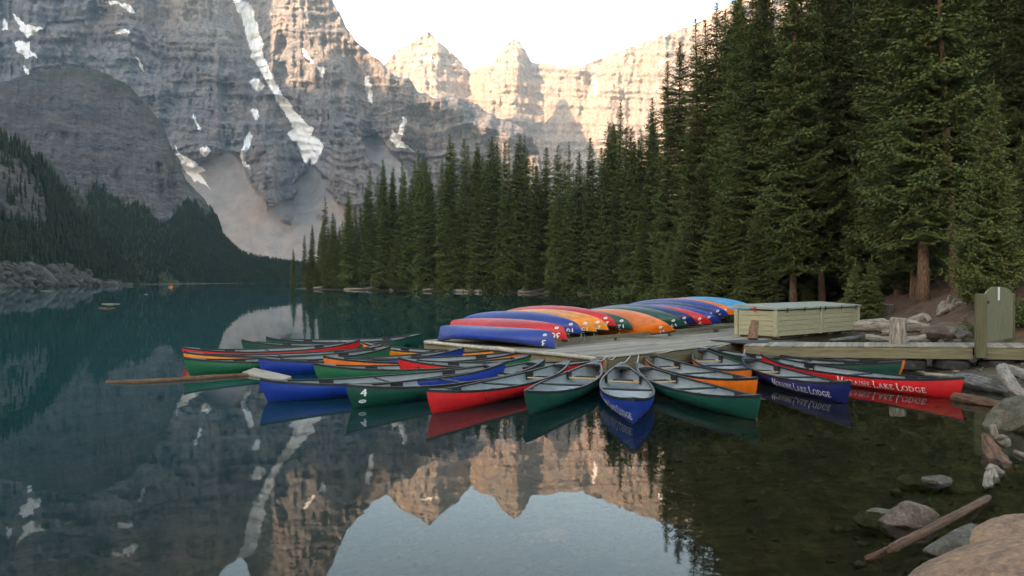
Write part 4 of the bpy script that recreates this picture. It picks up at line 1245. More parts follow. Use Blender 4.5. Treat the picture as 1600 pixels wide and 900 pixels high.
# ---- overturned canoes
ROW = 'overturned canoes in a row on the dock'
BF = 'overturned '
def flipped(tip, L, zdeck, color, label, roll=0, dirv=None, number=None, lift=0.0, text=None, rock=1.0):
    """tip: world xy of the end nearest the viewer; keel up, ends resting on the deck"""
    d = Vector(dirv if dirv else (.775, -.632)).normalized()
    mid = Vector(tip) - d * (L / 2)
    z = zdeck + .46 + lift
    rl = math.pi + R(roll)
    return canoe((mid.x, mid.y, z), d, L, color, label, ROW, roll=rl, name='canoe', inner=False, number=number, text=text, rock=rock)
def px(u, d): return ((u - 800) / F * d, d)
row1 = [(868, 22.0, .50, 'blue', 'overturned blue canoe nearest the viewer at the left end of the row, numbered 3', 0, '3', 4.6),
        (886, 22.8, .66, 'red', 'overturned red canoe numbered 36 behind the first blue one', 6, '36', 4.9),
        (908, 23.6, .80, 'blue', 'overturned blue canoe numbered 10 between the red 36 and an orange one', 10, '10', 5.1),
        (930, 24.2, .80, 'amber', 'overturned orange canoe numbered 15 behind the blue 10', 14, '15', 5.1),
        (949, 24.9, .80, 'amber', 'overturned orange canoe numbered 24, half hidden behind the one numbered 15', 14, '24', 5.1),
        (961, 25.5, .90, 'red', 'overturned red canoe numbered 20 between the orange 24 and the green 12', 14, '20', 5.1),
        (986, 26.0, .78, 'green', 'overturned dark green canoe numbered 12 beside the broad orange one', 14, '12', 5.1)]
for u, d, zb, c, lb, rl, num, L in row1:
    flipped(px(u, d), L, zb, c, lb, rl, (.775, -.632) if d > 22.5 else (3.52, -2.7), (num, 2.44, .335 if d > 23 else .30, 1, .25 if d > 23 else .30), rock=0.0 if d < 22.5 else (.35 if d < 23.2 else 1.0))
row2 = [(1047, 25.4, .62, 'orange', 'broad overturned orange canoe numbered 37 lying on its side in the middle of the row', 48, '37', (.70, -.72)),
        (1067, 27.6, .72, 'green', 'overturned dark green canoe numbered 19 just right of the broad orange one', 34, '19', (.70, -.72)),
        (1084, 28.3, .78, 'navy', 'overturned narrow navy canoe between the green 19 and a red one', 32, '8', (.70, -.72)),
        (1108, 28.8, .72, 'red', 'overturned red canoe numbered 5 in the right half of the row', 34, '5', (.70, -.72)),
        (1122, 29.6, .74, 'blue', 'overturned blue canoe numbered 1 just right of the red 5', 32, '1', (.70, -.72)),
        (1124, 30.4, .84, 'navy', 'overturned navy canoe numbered 2, mostly hidden between two blue ones', 30, '2', (.70, -.72)),
        (1135, 31.0, .92, 'blue', 'large overturned blue canoe numbered 29 near the right end of the row', 34, '29', (.70, -.72)),
        (1147, 31.8, .94, 'orange', 'overturned orange canoe numbered 11 left of the storage box', 30, '11', (.70, -.72)),
        (1164, 33.2, .94, 'light blue', 'overturned light blue canoe, last in the row beside the storage box', 30, '', (.70, -.72)),
        (1178, 34.2, .98, 'light blue', 'overturned light blue canoe mostly hidden behind the other light blue one', 24, '', (.70, -.72))]
for u, d, zb, c, lb, rl, num, dv in row2:
    flipped(px(u, d), 5.4, zb, c, lb, rl, dv, (num, 2.40, .33, 1, .24) if num else None)
# low timber rack under the row
rk = thing('canoe_rack', 'low dark timber rack under the overturned canoes', 'rack', (P0.x, P0.y, DZ), (0, 0, ROTA))
for b in (3.0, 6.2):
    mb = MB(); mb.box((6.8, b, .16), (11.4, .12, .10)); mb.build('beam', M['timber'], rk)
for a in (1.2, 4.2, 7.2, 10.2, 12.4):
    for b in (3.0, 6.2):
        mb = MB(); mb.box((a, b, .055), (.14, .14, .11)); mb.build('foot', M['timber'], rk)

# ---- storage box
def storage_box():
    p = atz(1212, 530.0, DZ); e1 = math.atan2(.64, .77)
    o = thing('storage_box', 'long pale green plank storage box with grey lid on the dock', 'storage box', (p.x, p.y, DZ), (0, 0, e1))
    L, W, H = 5.65, 1.5, .98; hb = .17
    z0 = .08
    for i in range(5):
        zc = z0 + hb * (i + .5)
        for (x0, x1) in ((.09, L * .497), (L * .523, L - .09)):
            mb = MB(); mb.box(((x0 + x1) / 2, -.0, zc), (x1 - x0, .045, hb - .012), bevel=.006); mb.build('side_board', M['boxpaint'], o)
        for x in (0.0, L):
            mb = MB(); mb.box((x, W / 2, zc), (.045, W - .17, hb - .012), bevel=.006); mb.build('end_board', M['boxpaint'], o)
        mb = MB(); mb.box((L / 2, W, zc), (L - .2, .045, hb - .012)); mb.build('side_board', M['boxpaint'], o)
    core = MB(); core.box((L / 2, W / 2, z0 + .43), (L - .03, W - .03, .84)); core.build('liner', M['boxpaint'], o)
    for x, y in ((.0, -.0), (L, 0), (0, W), (L, W), (L * .51, -.0)):
        mb = MB(); mb.box((x, y, z0 + .435), (.13, .13, .89), bevel=.012); mb.build('corner_post', M['boxpaint'], o)
    lid = MB()
    V = [(-.1, -.1, .975), (L + .1, -.1, .975), (L + .1, W + .1, 1.01), (-.1, W + .1, 1.01), (-.1, -.1, 1.03), (L + .1, -.1, 1.03), (L + .1, W + .1, 1.12), (-.1, W + .1, 1.12)]
    lid.add(V, [(0, 3, 2, 1), (4, 5, 6, 7), (0, 1, 5, 4), (1, 2, 6, 5), (2, 3, 7, 6), (3, 0, 4, 7)])
    ld = lid.build('lid', M['boxlid'], o)
    for x in (.55, 1.65, 2.7, 3.05, 4.2, 5.3):
        mb = MB(); mb.box((x, -.115, .985), (.05, .02, .09)); mb.box((x, -.10, .92), (.022, .02, .10)); mb.build('latch', M['black'], o)
    mb = MB(); mb.box((-.115, .72, .97), (.02, .05, .17)); mb.box((-.118, .80, 1.0), (.018, .18, .03)); mb.build('tie_strap', M['redtag'], o)
    for x in (.25, 2.0, 3.7, 5.4):
        mb = MB(); mb.box((x, W / 2, .035), (.22, W - .1, .07)); mb.build('skid', M['timber'], o)
storage_box()

# ---- walkway to the shore
def walkway():
    a = Vector((6.9, 22.85, .53)); b_ = Vector((12.3, 20.3, .72))
    d = (b_ - a); L = d.length; ux = d.normalized(); uy = Vector((-ux.y, ux.x, 0)).normalized()
    o = thing('walkway', 'narrow plank walkway on tyres joining the dock to the shore', 'walkway', a, (0, -math.asin(ux.z), math.atan2(ux.y, ux.x)))
    g = np.random.default_rng(9)
    mb = MB(); mb.box((0, .66, -.02), (.142, 1.36, .04), bevel=.005); me = mb.mesh('walkway_plank'); me.materials.append(M['deck'])
    x = .07
    L2 = L + 2.6
    while x < L2:
        p = link(bpy.data.objects.new('plank', me), o); p.location = (x, g.normal(0, .006), g.normal(0, .0015)); p.rotation_euler = (0, 0, g.normal(0, .003)); x += .148
    fm = MB(); fm.box((L * .5 - .05, -.01, -.20), (L - .1, .09, .29), bevel=.01); fm.build('side_beam', M['timber'], o)
    fm = MB(); fm.box((L + 1.22, -.012, -.20), (2.2, .09, .29), bevel=.01); fm.build('side_beam', M['timber'], o)
    fm = MB(); fm.box((L2 / 2, 1.3, -.20), (L2, .09, .29), bevel=.01); fm.build('side_beam', M['timber'], o)
    for q, x in enumerate(np.arange(.6, L2, .8)):
        fm = MB(); fm.box((x, .65, -.30), (.09, 1.2, .12)); fm.build('joist', M['timber'], o)
    return a, ux, uy, L
WA, WX, WY, WLEN = walkway()
def wk(x, y, z=0): return WA + WX * x + WY * y + Vector((0, 0, z))

def tyre_mesh():
    mb = MB(); prof = [(.24, -.13), (.36, -.15), (.44, -.12), (.465, -.07), (.45, -.045), (.468, -.02), (.455, 0), (.468, .02), (.45, .045), (.465, .07), (.44, .12), (.36, .15), (.24, .13), (.26, 0)]
    k = 28; n_ = len(prof); V = []; Fc = []
    for i in range(k):
        q = 2 * math.pi * i / k
        for r_, z in prof: V.append((r_ * math.cos(q), r_ * math.sin(q), z))
    for i in range(k):
        for j in range(n_): Fc.append((i * n_ + j, ((i + 1) % k) * n_ + j, ((i + 1) % k) * n_ + (j + 1) % n_, i * n_ + (j + 1) % n_))
    mb.add(V, Fc); me = mb.mesh('tyre', True); me.materials.append(M['rubber']); return me
TY = tyre_mesh()
tl = ['old tyre under the walkway, just left of the gate post', 'old tyre under the walkway below the gate', 'old tyre under the walkway beside the bow of the green canoe', 'old tyre under the right end of the walkway']
for k, (x, lb) in enumerate(zip((WLEN - .55, WLEN + .5, WLEN - 1.6, WLEN + 1.55), tl)):
    q = wk(x, .42); o = link(bpy.data.objects.new('tyre', TY)); o.location = (q.x, q.y, q.z - .515); o.rotation_euler = (R(random.uniform(-3, 3)), R(random.uniform(-3, 3)), k)
    tag(o, lb, 'tyre', 'old tyres under the walkway')

# mat at the joint of dock and walkway
mb = MB(); q0 = atz(1110, 531, DZ + .035); q1 = atz(1160, 536.0, DZ + .045); q2 = atz(1285, 535.5, DZ + .06); q3 = atz(1225, 531.5, DZ + .05)
vs_ = [q0, q1, q2, q3]; mb.add([v_ - Vector((0, 0, .03)) for v_ in vs_] + vs_, [(0, 1, 2, 3), (4, 5, 6, 7), (0, 1, 5, 4), (1, 2, 6, 5), (2, 3, 7, 6), (3, 0, 4, 7)])
tag(mb.build('rubber_mat', M['mat']), 'dark flat rubber mat on the dock in front of the storage box', 'mat')

# ---- gate
def gate():
    g0 = wk(WLEN + .03, -.02); 
    o = thing('gate', 'olive wooden gate with a round topped panel between two posts on the walkway', 'gate', (g0.x, g0.y, 0))
    def post(x, y, zb, zt):
        mb = MB(); mb.box((x, y, (zb + zt) / 2), (.25, .21, zt - zb), Matrix.Rotation(R(-18), 3, 'Z'), bevel=.02); return mb.build('post', M['gatewood'], o)
    zt1 = zat(459, g0.y)
    post(0, -.10, .42, zt1)
    d2 = 21.5; x2 = (1577 - 800) / F * d2 - g0.x; y2 = d2 - g0.y
    post(x2, y2, .42, zat(457.5, d2))
    # panel, arched top, hung from the first post and swung a little back
    pa = Vector((.16, .05)); pb = Vector((x2 - .17, y2 * .72)); dd = pb - pa; W = dd.length; u_ = dd / W
    zb0 = zat(535, g0.y) ; zb1 = zat(529, g0.y + pb.y); zt = zat(463, g0.y)
    prof = [(0, zb0), (W, zb1 + .02), (W, zt - .0)]
    for k in range(1, 12):
        q = math.pi * k / 12; prof.append((W / 2 + W / 2 * math.cos(q), zt + .25 * math.sin(q)))
    prof.append((0, zt))
    nrm = Vector((u_.y, -u_.x)) * .045; V = []; n_ = len(prof)
    for sg in (0, 1):
        for s_, z in prof: w_ = pa + u_ * s_ + nrm * sg; V.append((w_.x, w_.y, z))
    Fc = [tuple(range(n_))[::-1], tuple(range(n_, 2 * n_))] + [(k, (k + 1) % n_, n_ + (k + 1) % n_, n_ + k) for k in range(n_)]
    mb = MB(); mb.add(V, Fc); pn = mb.build('gate_panel', M['gatepanel'], o)
    mb = MB(); c = pa + u_ * (W * .47) + nrm * 1.12; mb.box((c.x, c.y, zt + .06), (.10, .008, .36), Matrix.Rotation(math.atan2(u_.y, u_.x), 3, 'Z')); sg = mb.build('notice_strip', M['white'], pn)
    mb = MB(); c = pa + u_ * .09 + nrm * 1.4; mb.box((c.x, c.y, zt - .16), (.07, .03, .08)); mb.build('latch', M['black'], pn)
gate()

# ---- mooring ropes
def ropes():
    lines = [((970, 567), (985, 556), 'white rope tying the blue canoe that faces the viewer'), ((934, 563), (948, 556), 'white rope at the dock corner tying the dark green canoe'),
             ((951, 560), (962, 556.5), 'white rope at the dock corner tying the red canoe lying across'), ((995, 567), (998, 553), 'white rope tying the green canoe on the right of the fan'),
             ((1005, 550), (1052, 547), 'white rope tying the orange canoe behind the green one'), ((1092, 542), (1136, 538), 'white rope tying the orange canoe below the mat'), ((1160, 555), (1164, 546), 'white rope tying the dark blue lettered canoe'),
             ((826, 546), (838, 549), 'white rope tying the orange canoe numbered 14'), ((722, 543), (716, 539), 'white rope tying the blue canoe beside the orange one numbered 14')]
    for (a, b_, lb) in lines:
        p = atz(a[0], a[1], TIPZ + .03); q = atz(b_[0], b_[1], DZ + .02)
        m_ = (p + q) / 2; m_.z -= .06
        smallmesh('mooring_rope', M['rope'], lb, 'rope', [p, p * .6 + m_ * .4 - Vector((0, 0, .02)), m_, q * .6 + m_ * .4 - Vector((0, 0, .01)), q], .011, 5, 'mooring ropes')
ropes()
# handles of rope hanging from the overturned canoes' ends
for k, (u, v0, v1, lb) in enumerate([(887, 521, 535, 'red canoe 36'), (911, 521, 536, 'blue canoe 10'), (931, 521, 535, 'orange canoe 15'), (971, 519, 526, 'green canoe 12'), (1050, 517, 524, 'broad orange canoe 37'), (1072, 512, 521, 'green canoe 19'), (1101, 514, 519, 'red canoe 5')]):
    d = 22.4 + (u - 868) * .027
    a = Vector(atd(u - 3, v0, d)); b_ = Vector(atd(u + 2, v0 + 1, d)); c = Vector(atd(u, v1, d)); c.z = max(c.z, DZ + .03)
    smallmesh('rope_loop', M['rope'], 'thin rope loop hanging from the end of the overturned ' + lb, 'rope', [a, (a * .4 + c * .6) + Vector((-.03, 0, 0)), c, (b_ * .4 + c * .6) + Vector((.03, 0, 0)), b_], .009, 4, 'rope loops under the overturned canoes')

#@@PART5
# ------------------------------------------------------------------ shore: rocks, driftwood, stumps, shrubs
def rockmat(name, stops, sc=1.6, rough=.8, speck=True):
    m, n, b = newmat(name)
    v = coords(n)
    f = noise(n, v, sc, 7, .68, .5)
    c = ramp(n, f, stops).outputs[0]
    g = noise(n, v, sc * 14, 4, .7)
    sp = ramp(n, g, [(.36, (.42, .42, .42)), (.55, (1.0, 1.0, 1.0)), (.68, (1.6, 1.56, 1.5))]).outputs[0]
    c = mixc(n, .7, c, sp, 'MULTIPLY')
    n.links.new(c, b.inputs['Base Color']); b.inputs['Roughness'].default_value = rough
    ad = n.nodes.new('ShaderNodeMath'); ad.operation = 'MULTIPLY_ADD'; n.links.new(g, ad.inputs[0]); ad.inputs[1].default_value = .35; n.links.new(f, ad.inputs[2])
    bump(n, b, ad.outputs[0], 1.0, .045)
    return m
M['pink_rock'] = rockmat('pinkish_quartzite', [(.28, (.14, .072, .042)), (.45, (.27, .155, .09)), (.6, (.34, .19, .085)), (.72, (.26, .175, .12))], 1.3, .7)
M['grey_rock'] = rockmat('grey_boulder', [(.3, (.045, .036, .026)), (.5, (.105, .088, .066)), (.7, (.20, .172, .135))], 2.0)
M['dark_rubble'] = rockmat('dark_rubble', [(.3, (.02, .02, .019)), (.5, (.05, .048, .044)), (.7, (.10, .094, .086))], 1.0)
M['brown_rock'] = rockmat('brown_boulder', [(.3, (.05, .035, .025)), (.5, (.14, .10, .07)), (.7, (.26, .21, .17))], 2.0)
M['olive_rock'] = rockmat('lichened_boulder', [(.3, (.045, .04, .024)), (.5, (.12, .105, .065)), (.72, (.26, .23, .16))], 2.6)

def rock(mat, label, c, size, seed, rz=0.0, tilt=(0, 0), rough=.22, flat=.0, sub=5, sharp=1.0, name='boulder', group=None, cat='rock'):
    bm = bmesh.new(); bmesh.ops.create_icosphere(bm, subdivisions=sub, radius=1)
    P = np.array([v.co[:] for v in bm.verts])
    # facet the ball with a handful of cutting planes, then roughen
    g = np.random.default_rng(seed)
    r = np.ones(len(P)) * 1.12
    for k in range(11):
        nv = g.normal(size=3); nv /= np.linalg.norm(nv); h = g.uniform(.66, 1.0)
        dt = P @ nv; r = np.where(dt > 1e-3, np.minimum(r, h / np.maximum(dt, 1e-3)), r)
    r = r * (1 - sharp) + np.minimum(r, 1.12) * sharp if sharp < 1 else r
    if sharp < 1: r = 1 * (1 - sharp) + r * sharp
    x, y, z = P.T
    nz = fbm(x * 1.3 + seed, y * 1.3 + z * 1.7, 5, seed) + .5 * fbm(z * 1.9 + seed, x * 1.9 - y, 4, seed + 3)
    r = r * (1 + rough * nz * .6) + .05 * rough * fbm(x * 9 + z * 5, y * 9 - z * 4, 3, seed + 9)
    Q = P * r[:, None] * np.array(size)
    if flat: Q[:, 2] = np.maximum(Q[:, 2], -flat * size[2])
    for v, q in zip(bm.verts, Q): v.co = q
    for f in bm.faces: f.smooth = True
    me = bpy.data.meshes.new(name); bm.to_mesh(me); bm.free()
    o = meshobj(name, me, mat); o.location = c; o.rotation_euler = (tilt[0], tilt[1], rz)
    return tag(o, label, cat, group)

def log_mesh(pts, rad, seed, n=18, rough=.12, sub=9, twist=.0, squash=1.0):
    """irregular trunk: the spine is subdivided and its skin fluted and knotted"""
    pts = np.array([tuple(p) for p in pts], float); k = len(pts)
    tt = np.linspace(0, k - 1, (k - 1) * sub + 1)
    # catmull-rom
    def cr(t):
        i = min(int(t), k - 2); f = t - i
        p0 = pts[max(i - 1, 0)]; p1 = pts[i]; p2 = pts[i + 1]; p3 = pts[min(i + 2, k - 1)]
        return .5 * ((2 * p1) + (-p0 + p2) * f + (2 * p0 - 5 * p1 + 4 * p2 - p3) * f * f + (-p0 + 3 * p1 - 3 * p2 + p3) * f ** 3)
    C = np.array([cr(t) for t in tt]); Rr = np.interp(tt, range(k), rad)
    V = []; Fc = []; G = []; run = 0.0
    for i, c in enumerate(C):
        if i: run += float(np.linalg.norm(C[i] - C[i - 1]))
        t = C[min(i + 1, len(C) - 1)] - C[max(i - 1, 0)]; t /= np.linalg.norm(t)
        up = np.array([0, 0, 1.0]) if abs(t[2]) < .9 else np.array([0, 1.0, 0])
        a = np.cross(t, up); a /= np.linalg.norm(a); b_ = np.cross(a, t)
        q = np.linspace(0, 2 * math.pi, n, endpoint=False) + twist * i
        fl = 1 + rough * 1.25 * (fbm(np.cos(q) * 1.6 + seed, np.sin(q) * 1.6 + i * .12, 4, seed) + .6 * fbm(np.cos(q) * 4 + seed, np.sin(q) * 4 + i * .35, 3, seed + 2))
        for qq, f in zip(q, fl): V.append(c + (a * math.cos(qq) + b_ * math.sin(qq) * squash) * Rr[i] * f); G.append((math.cos(qq) + seed, math.sin(qq), run))
    m_ = len(C)
    for i in range(m_ - 1):
        for j in range(n): Fc.append((i * n + j, i * n + (j + 1) % n, (i + 1) * n + (j + 1) % n, (i + 1) * n + j))
    Fc.append(tuple(range(n))[::-1]); Fc.append(tuple((m_ - 1) * n + j for j in range(n)))
    return V, Fc, G

def driftlog(mat, label, spines, seed, name='driftwood_log', cat='log', group=None, **kw):
    """spines: list of (points, radii); all limbs of one piece of wood are one mesh"""
    mb = MB()
    for i, (p, r) in enumerate(spines): mb.add(*log_mesh(p, r, seed + i * 7, **kw))
    return tag(mb.build(name, mat, None, True), label, cat, group)

def hit(u, v):
    """where the sight line through a photo pixel meets the ground or water"""
    d = np.geomspace(4, 320, 3000); P = atd(u, v, d)
    gz = np.maximum(ground_z(P[:, 0], P[:, 1]), 0)
    k = int(np.argmax(P[:, 2] <= gz)); return Vector(P[k])
def near_px(u, v, d): return Vector(atd(u, v, d))
def wat(u, v, z=0.0): return atz(u, v, z)

# big pinkish boulders at the lower right corner
rock(M['pink_rock'], 'huge smooth pinkish brown boulder filling the bottom right corner', near_px(1662, 985, 4.6) , (1.02, .80, .52), 5, R(-24), (0, R(-14)), .10, 0, 6, .35)
rock(M['pink_rock'], 'smooth pinkish boulder behind the huge one at the right edge', near_px(1645, 868, 5.6), (.62, .5, .26), 8, R(10), (0, R(-4)), .12, 0, 5, .35)
rock(M['grey_rock'], 'pale grey lichen-speckled rock against the huge pinkish boulder', wat(1500, 852, .03), (.40, .17, .14), 12, R(28), (0, R(-8)), .2, 0, 5, .8)
rock(M['brown_rock'], 'brown pointed rock standing out of the shallow water', wat(1420, 815, .0), (.26, .21, .19), 21, R(-12), (0, R(6)), .25, 0, 5, 1)
rock(M['olive_rock'], 'flat drowned rock just left of the brown pointed one', wat(1378, 812, -.08), (.30, .22, .09), 22, .4, (0, 0), .2)
rock(M['grey_rock'], 'small pale rock barely above the water, farther out than the brown one', wat(1468, 753, -.01), (.20, .14, .075), 23, .2, (0, .1), .2)
rock(M['olive_rock'], 'flat brownish rock awash beside the small pale one', wat(1444, 752, -.07), (.30, .22, .09), 24, 0, (0, 0), .2)
rock(M['olive_rock'], 'big lichened boulder at the waterline below the gate', wat(1590, 652, .16), (.52, .48, .36), 31, .3, (0, 0), .25, 0, 5, .8)
rock(M['pink_rock'], 'pale smooth stone under the water in the middle of the foreground', wat(852, 838, -.28), (.26, .18, .06), 37, 0, (0, 0), .15)
rock(M['grey_rock'], 'long pale stone lying under the water, right of the smooth one', wat(930, 858, -.25), (.3, .16, .06), 38, .3, (0, 0), .15)
rock(M['brown_rock'], 'small reddish stone under the water near the bottom edge', wat(662, 880, -.2), (.12, .09, .05), 39, .3, (0, 0), .15)
# driftwood in the shallow water at the right
driftlog(M['wetwood'], 'reddish brown sunken pole slanting out of the water before the pinkish boulder', [([wat(1352, 874, .0), wat(1372, 866, .05), wat(1400, 853, .07), wat(1450, 829, .10), wat(1500, 801, .08), wat(1546, 778, -.01)], [.022, .032, .034, .038, .040, .036]),
         ([wat(1385, 862, .09), wat(1397, 855, .12), wat(1412, 850, .09)], [.028, .04, .028])], 51, name='driftwood_pole', rough=.35, n=12)
driftlog(M['wetwood'], 'dark split trunk leaning out of the water at the right edge', [([near_px(1537, 678, 11.3), near_px(1547, 695, 11.1), near_px(1561, 722, 10.7), near_px(1577, 752, 10.2), near_px(1583, 772, 10)], [.03, .09, .13, .15, .14])], 57, rough=.45, n=18)
driftlog(M['drift'], 'pale forked root at the foot of the dark split trunk', [([wat(1540, 760, .0), near_px(1543, 742, 9.75), near_px(1549, 731, 9.8), near_px(1560, 738, 9.9), near_px(1570, 752, 9.9)], [.03, .04, .05, .06, .05]), ([near_px(1549, 731, 9.8), near_px(1556, 745, 9.7), near_px(1560, 758, 9.6)], [.04, .035, .03]), ([near_px(1549, 733, 9.8), near_px(1547, 747, 9.65), wat(1549, 759, .0)], [.04, .03, .025])], 58, name='driftwood_root', n=10, rough=.3)
driftlog(M['drift'], 'knobbly pale root end above the dark split trunk', [([near_px(1552, 664, 11.2), near_px(1553, 672, 11.2), near_px(1556, 682, 11.2), near_px(1568, 690, 11.1), near_px(1574, 694, 11.0)], [.035, .05, .055, .08, .05]), ([near_px(1556, 686, 11.15), near_px(1566, 682, 11.0), near_px(1573, 683, 11)], [.03, .03, .02])], 59, name='driftwood_root', n=10, rough=.35)
driftlog(M['drift'], 'short pale stick in the water at the right edge', [([wat(1586, 706, .02), wat(1612, 716, .04)], [.03, .04])], 60, name='driftwood_stick', n=8)
# logs on the beach behind the red canoe
driftlog(M['greywood'], 'pale grey splintered log at the red canoe\'s bow', [([hit(1490, 603) + Vector((0, 0, .14)), hit(1512, 605) + Vector((0, 0, .16)), hit(1545, 612) + Vector((0, 0, .14)), hit(1560, 614) + Vector((0, 0, .1)), hit(1574, 617) + Vector((0, 0, .06))], [.13, .15, .14, .09, .02])], 61, rough=.3)
driftlog(M['wetwood'], 'dark wet log lying under the pale splintered one at the water', [([wat(1490, 621, .04), wat(1520, 626, .05), wat(1568, 634, .05)], [.10, .11, .08])], 62, rough=.3)
driftlog(M['drift'], 'curved pale log end sticking up on the beach below the gate', [([near_px(1567, 576, 17.0), near_px(1570, 586, 16.4), near_px(1580, 601, 15.6), near_px(1592, 613, 15.2), near_px(1606, 622, 15)], [.13, .13, .12, .11, .10])], 63, rough=.14)
driftlog(M['drift'], 'pale log lying on the beach at the right edge under the walkway', [([hit(1575, 582) + Vector((0, 0, .1)), hit(1600, 592) + Vector((0, 0, .1)), hit(1625, 602) + Vector((0, 0, .1))], [.11, .11, .1])], 64, rough=.2)
driftlog(M['drift'], 'thin bleached pole on the beach beside the tyres', [([hit(1445, 588) + Vector((0, 0, .06)), hit(1490, 592) + Vector((0, 0, .06)), hit(1548, 597) + Vector((0, 0, .05))], [.045, .05, .04])], 65, name='driftwood_pole', n=8)
for i, (u, v) in enumerate([(1530, 590), (1547, 605), (1500, 596), (1575, 600), (1585, 611), (1480, 600)]):
    p = hit(u, v); rock(M['olive_rock'], 'small stone on the muddy beach below the walkway', p + Vector((0, 0, .02)), (.16 + .03 * (i % 3), .12, .08), 70 + i, i, (0, 0), .25, 0, 3, .8, 'stone', 'stones on the muddy beach', 'stone')
# driftwood behind the walkway
def gp(u, v, d, dz=0.0):
    p = near_px(u, v, d); p.z = max(p.z, GZ(p.x, p.y) + dz); return p
driftlog(M['drift'], 'big bleached driftwood trunk behind the walkway, thick gnarled root end to the right', [([near_px(1335, 511, 25.8), near_px(1370, 509, 25.4), near_px(1400, 511, 25.2), near_px(1430, 509, 25), near_px(1452, 512, 24.8)], [.17, .21, .2, .22, .14]),
         ([near_px(1418, 504, 25), near_px(1432, 499, 24.9), near_px(1444, 494, 24.9), near_px(1452, 502, 24.7)], [.10, .12, .10, .08])], 81, rough=.35)
driftlog(M['drift'], 'bleached log lying low behind the post, under the big driftwood trunk', [([near_px(1352, 527, 24.2), near_px(1382, 531, 24.0), near_px(1418, 532, 23.8), near_px(1446, 526, 23.8)], [.10, .13, .14, .08])], 82, rough=.3)
driftlog(M['drift'], 'short bleached log end left of the post behind the walkway', [([near_px(1378, 520, 24.0), near_px(1395, 519, 23.9), near_px(1412, 520, 23.9)], [.08, .09, .09])], 83, rough=.25)
driftlog(M['greywood'], 'rough plank lying beside the box at the walkway', [([near_px(1300, 532, 25.0), near_px(1330, 528, 25.6), near_px(1366, 523, 26)], [.10, .11, .09])], 84, rough=.3, squash=.5)
driftlog(M['wetwood'], 'thin reddish pole lying behind the boulder left of the gate', [([near_px(1452, 508, 25.2), near_px(1475, 506, 25.2), near_px(1508, 506, 25)], [.05, .055, .04])], 85, name='driftwood_pole', rough=.2)
rock(M['brown_rock'], 'broad earthy boulder behind the walkway left of the gate', gp(1484, 521, 24.6), (.80, .5, .34), 91, .2, (0, 0), .25, 0, 5, .8)
rock(M['grey_rock'], 'small grey boulder between the broad one and the gate', gp(1508, 529, 23.7), (.30, .26, .20), 92, .8, (0, 0), .25)
for i, (u, v) in enumerate([(1428, 534), (1470, 535), (1496, 534), (1447, 535)]):
    rock(M['brown_rock'], 'small stone behind the walkway near the post', gp(u, v, 23.4, .02), (.13, .11, .09), 95 + i, i, (0, 0), .25, 0, 3, .8, 'stone', 'stones behind the walkway', 'stone')
# upturned root stump and cut stump on the bank
ps = hit(1484, 487)
driftlog(M['drift'], 'broken root stump with pale snags on the bank above the boulder', [([ps + Vector((-.1, 0, -.2)), ps + Vector((-.05, 0, .15)), ps + Vector((0, 0, .36))], [.34, .30, .20]), ([ps + Vector((-.1, -.1, .1)), ps + Vector((-.35, -.3, .05)), ps + Vector((-.75, -.5, -.12))], [.12, .10, .04]), ([ps + Vector((-.1, -.1, .25)), ps + Vector((-.12, -.15, .5)), ps + Vector((-.10, -.2, .62))], [.1, .06, .02]),
         ([ps + Vector((.15, -.1, .25)), ps + Vector((.38, -.2, .28)), ps + Vector((.62, -.35, -.1))], [.12, .09, .05]), ([ps + Vector((.1, 0, .3)), ps + Vector((.22, 0, .5))], [.08, .03])], 99, name='root_stump', cat='stump', rough=.4)
ps = hit(1388, 490)
o = thing('tree_stump', 'low cut tree stump on the bank left of the thickest trunk', 'stump', ps)
mb = MB(); mb.add(*log_mesh([(0, 0, -.15), (0, 0, .15), (0, 0, .42)], [.30, .25, .24], 101, rough=.25)); mb.build('stump_wood', M['bark_grey'], o, True)
mb = MB(); mb.tube([(0, 0, .405), (0, 0, .432)], .22, 16); mb.build('cut_face', M['endgrain'], o)
# upright log post on the walkway's back edge
pq = wk(WLEN * .72, 1.15); pq = near_px(1403, 537.5, 21.9)
o = thing('log_post', 'short thick upright log standing at the back of the walkway', 'post', (pq.x, pq.y, pq.z))
mb = MB(); mb.add(*log_mesh([(0, 0, -.5), (0, 0, .3), (.01, 0, .735)], [.235, .22, .215], 103, n=20, rough=.12, sub=4)); mb.build('post_wood', M['drift'], o, True)
mb = MB(); mb.tube([(.01, 0, .72), (.012, 0, .75)], .20, 18); mb.build('cut_face', M['endgrain'], o)
# split log propped against the storage box
pb = atz(1176, 531, DZ)
mb = MB(); mb.add(*log_mesh([pb + Vector((-.02, -.1, .03)), pb + Vector((.03, 0, .3)), pb + Vector((.10, .12, .6))], [.16, .14, .12], 105, rough=.35)); 
tag(mb.build('split_log', M['bark'], None, True), 'short rough brown log propped against the end of the storage box', 'log')

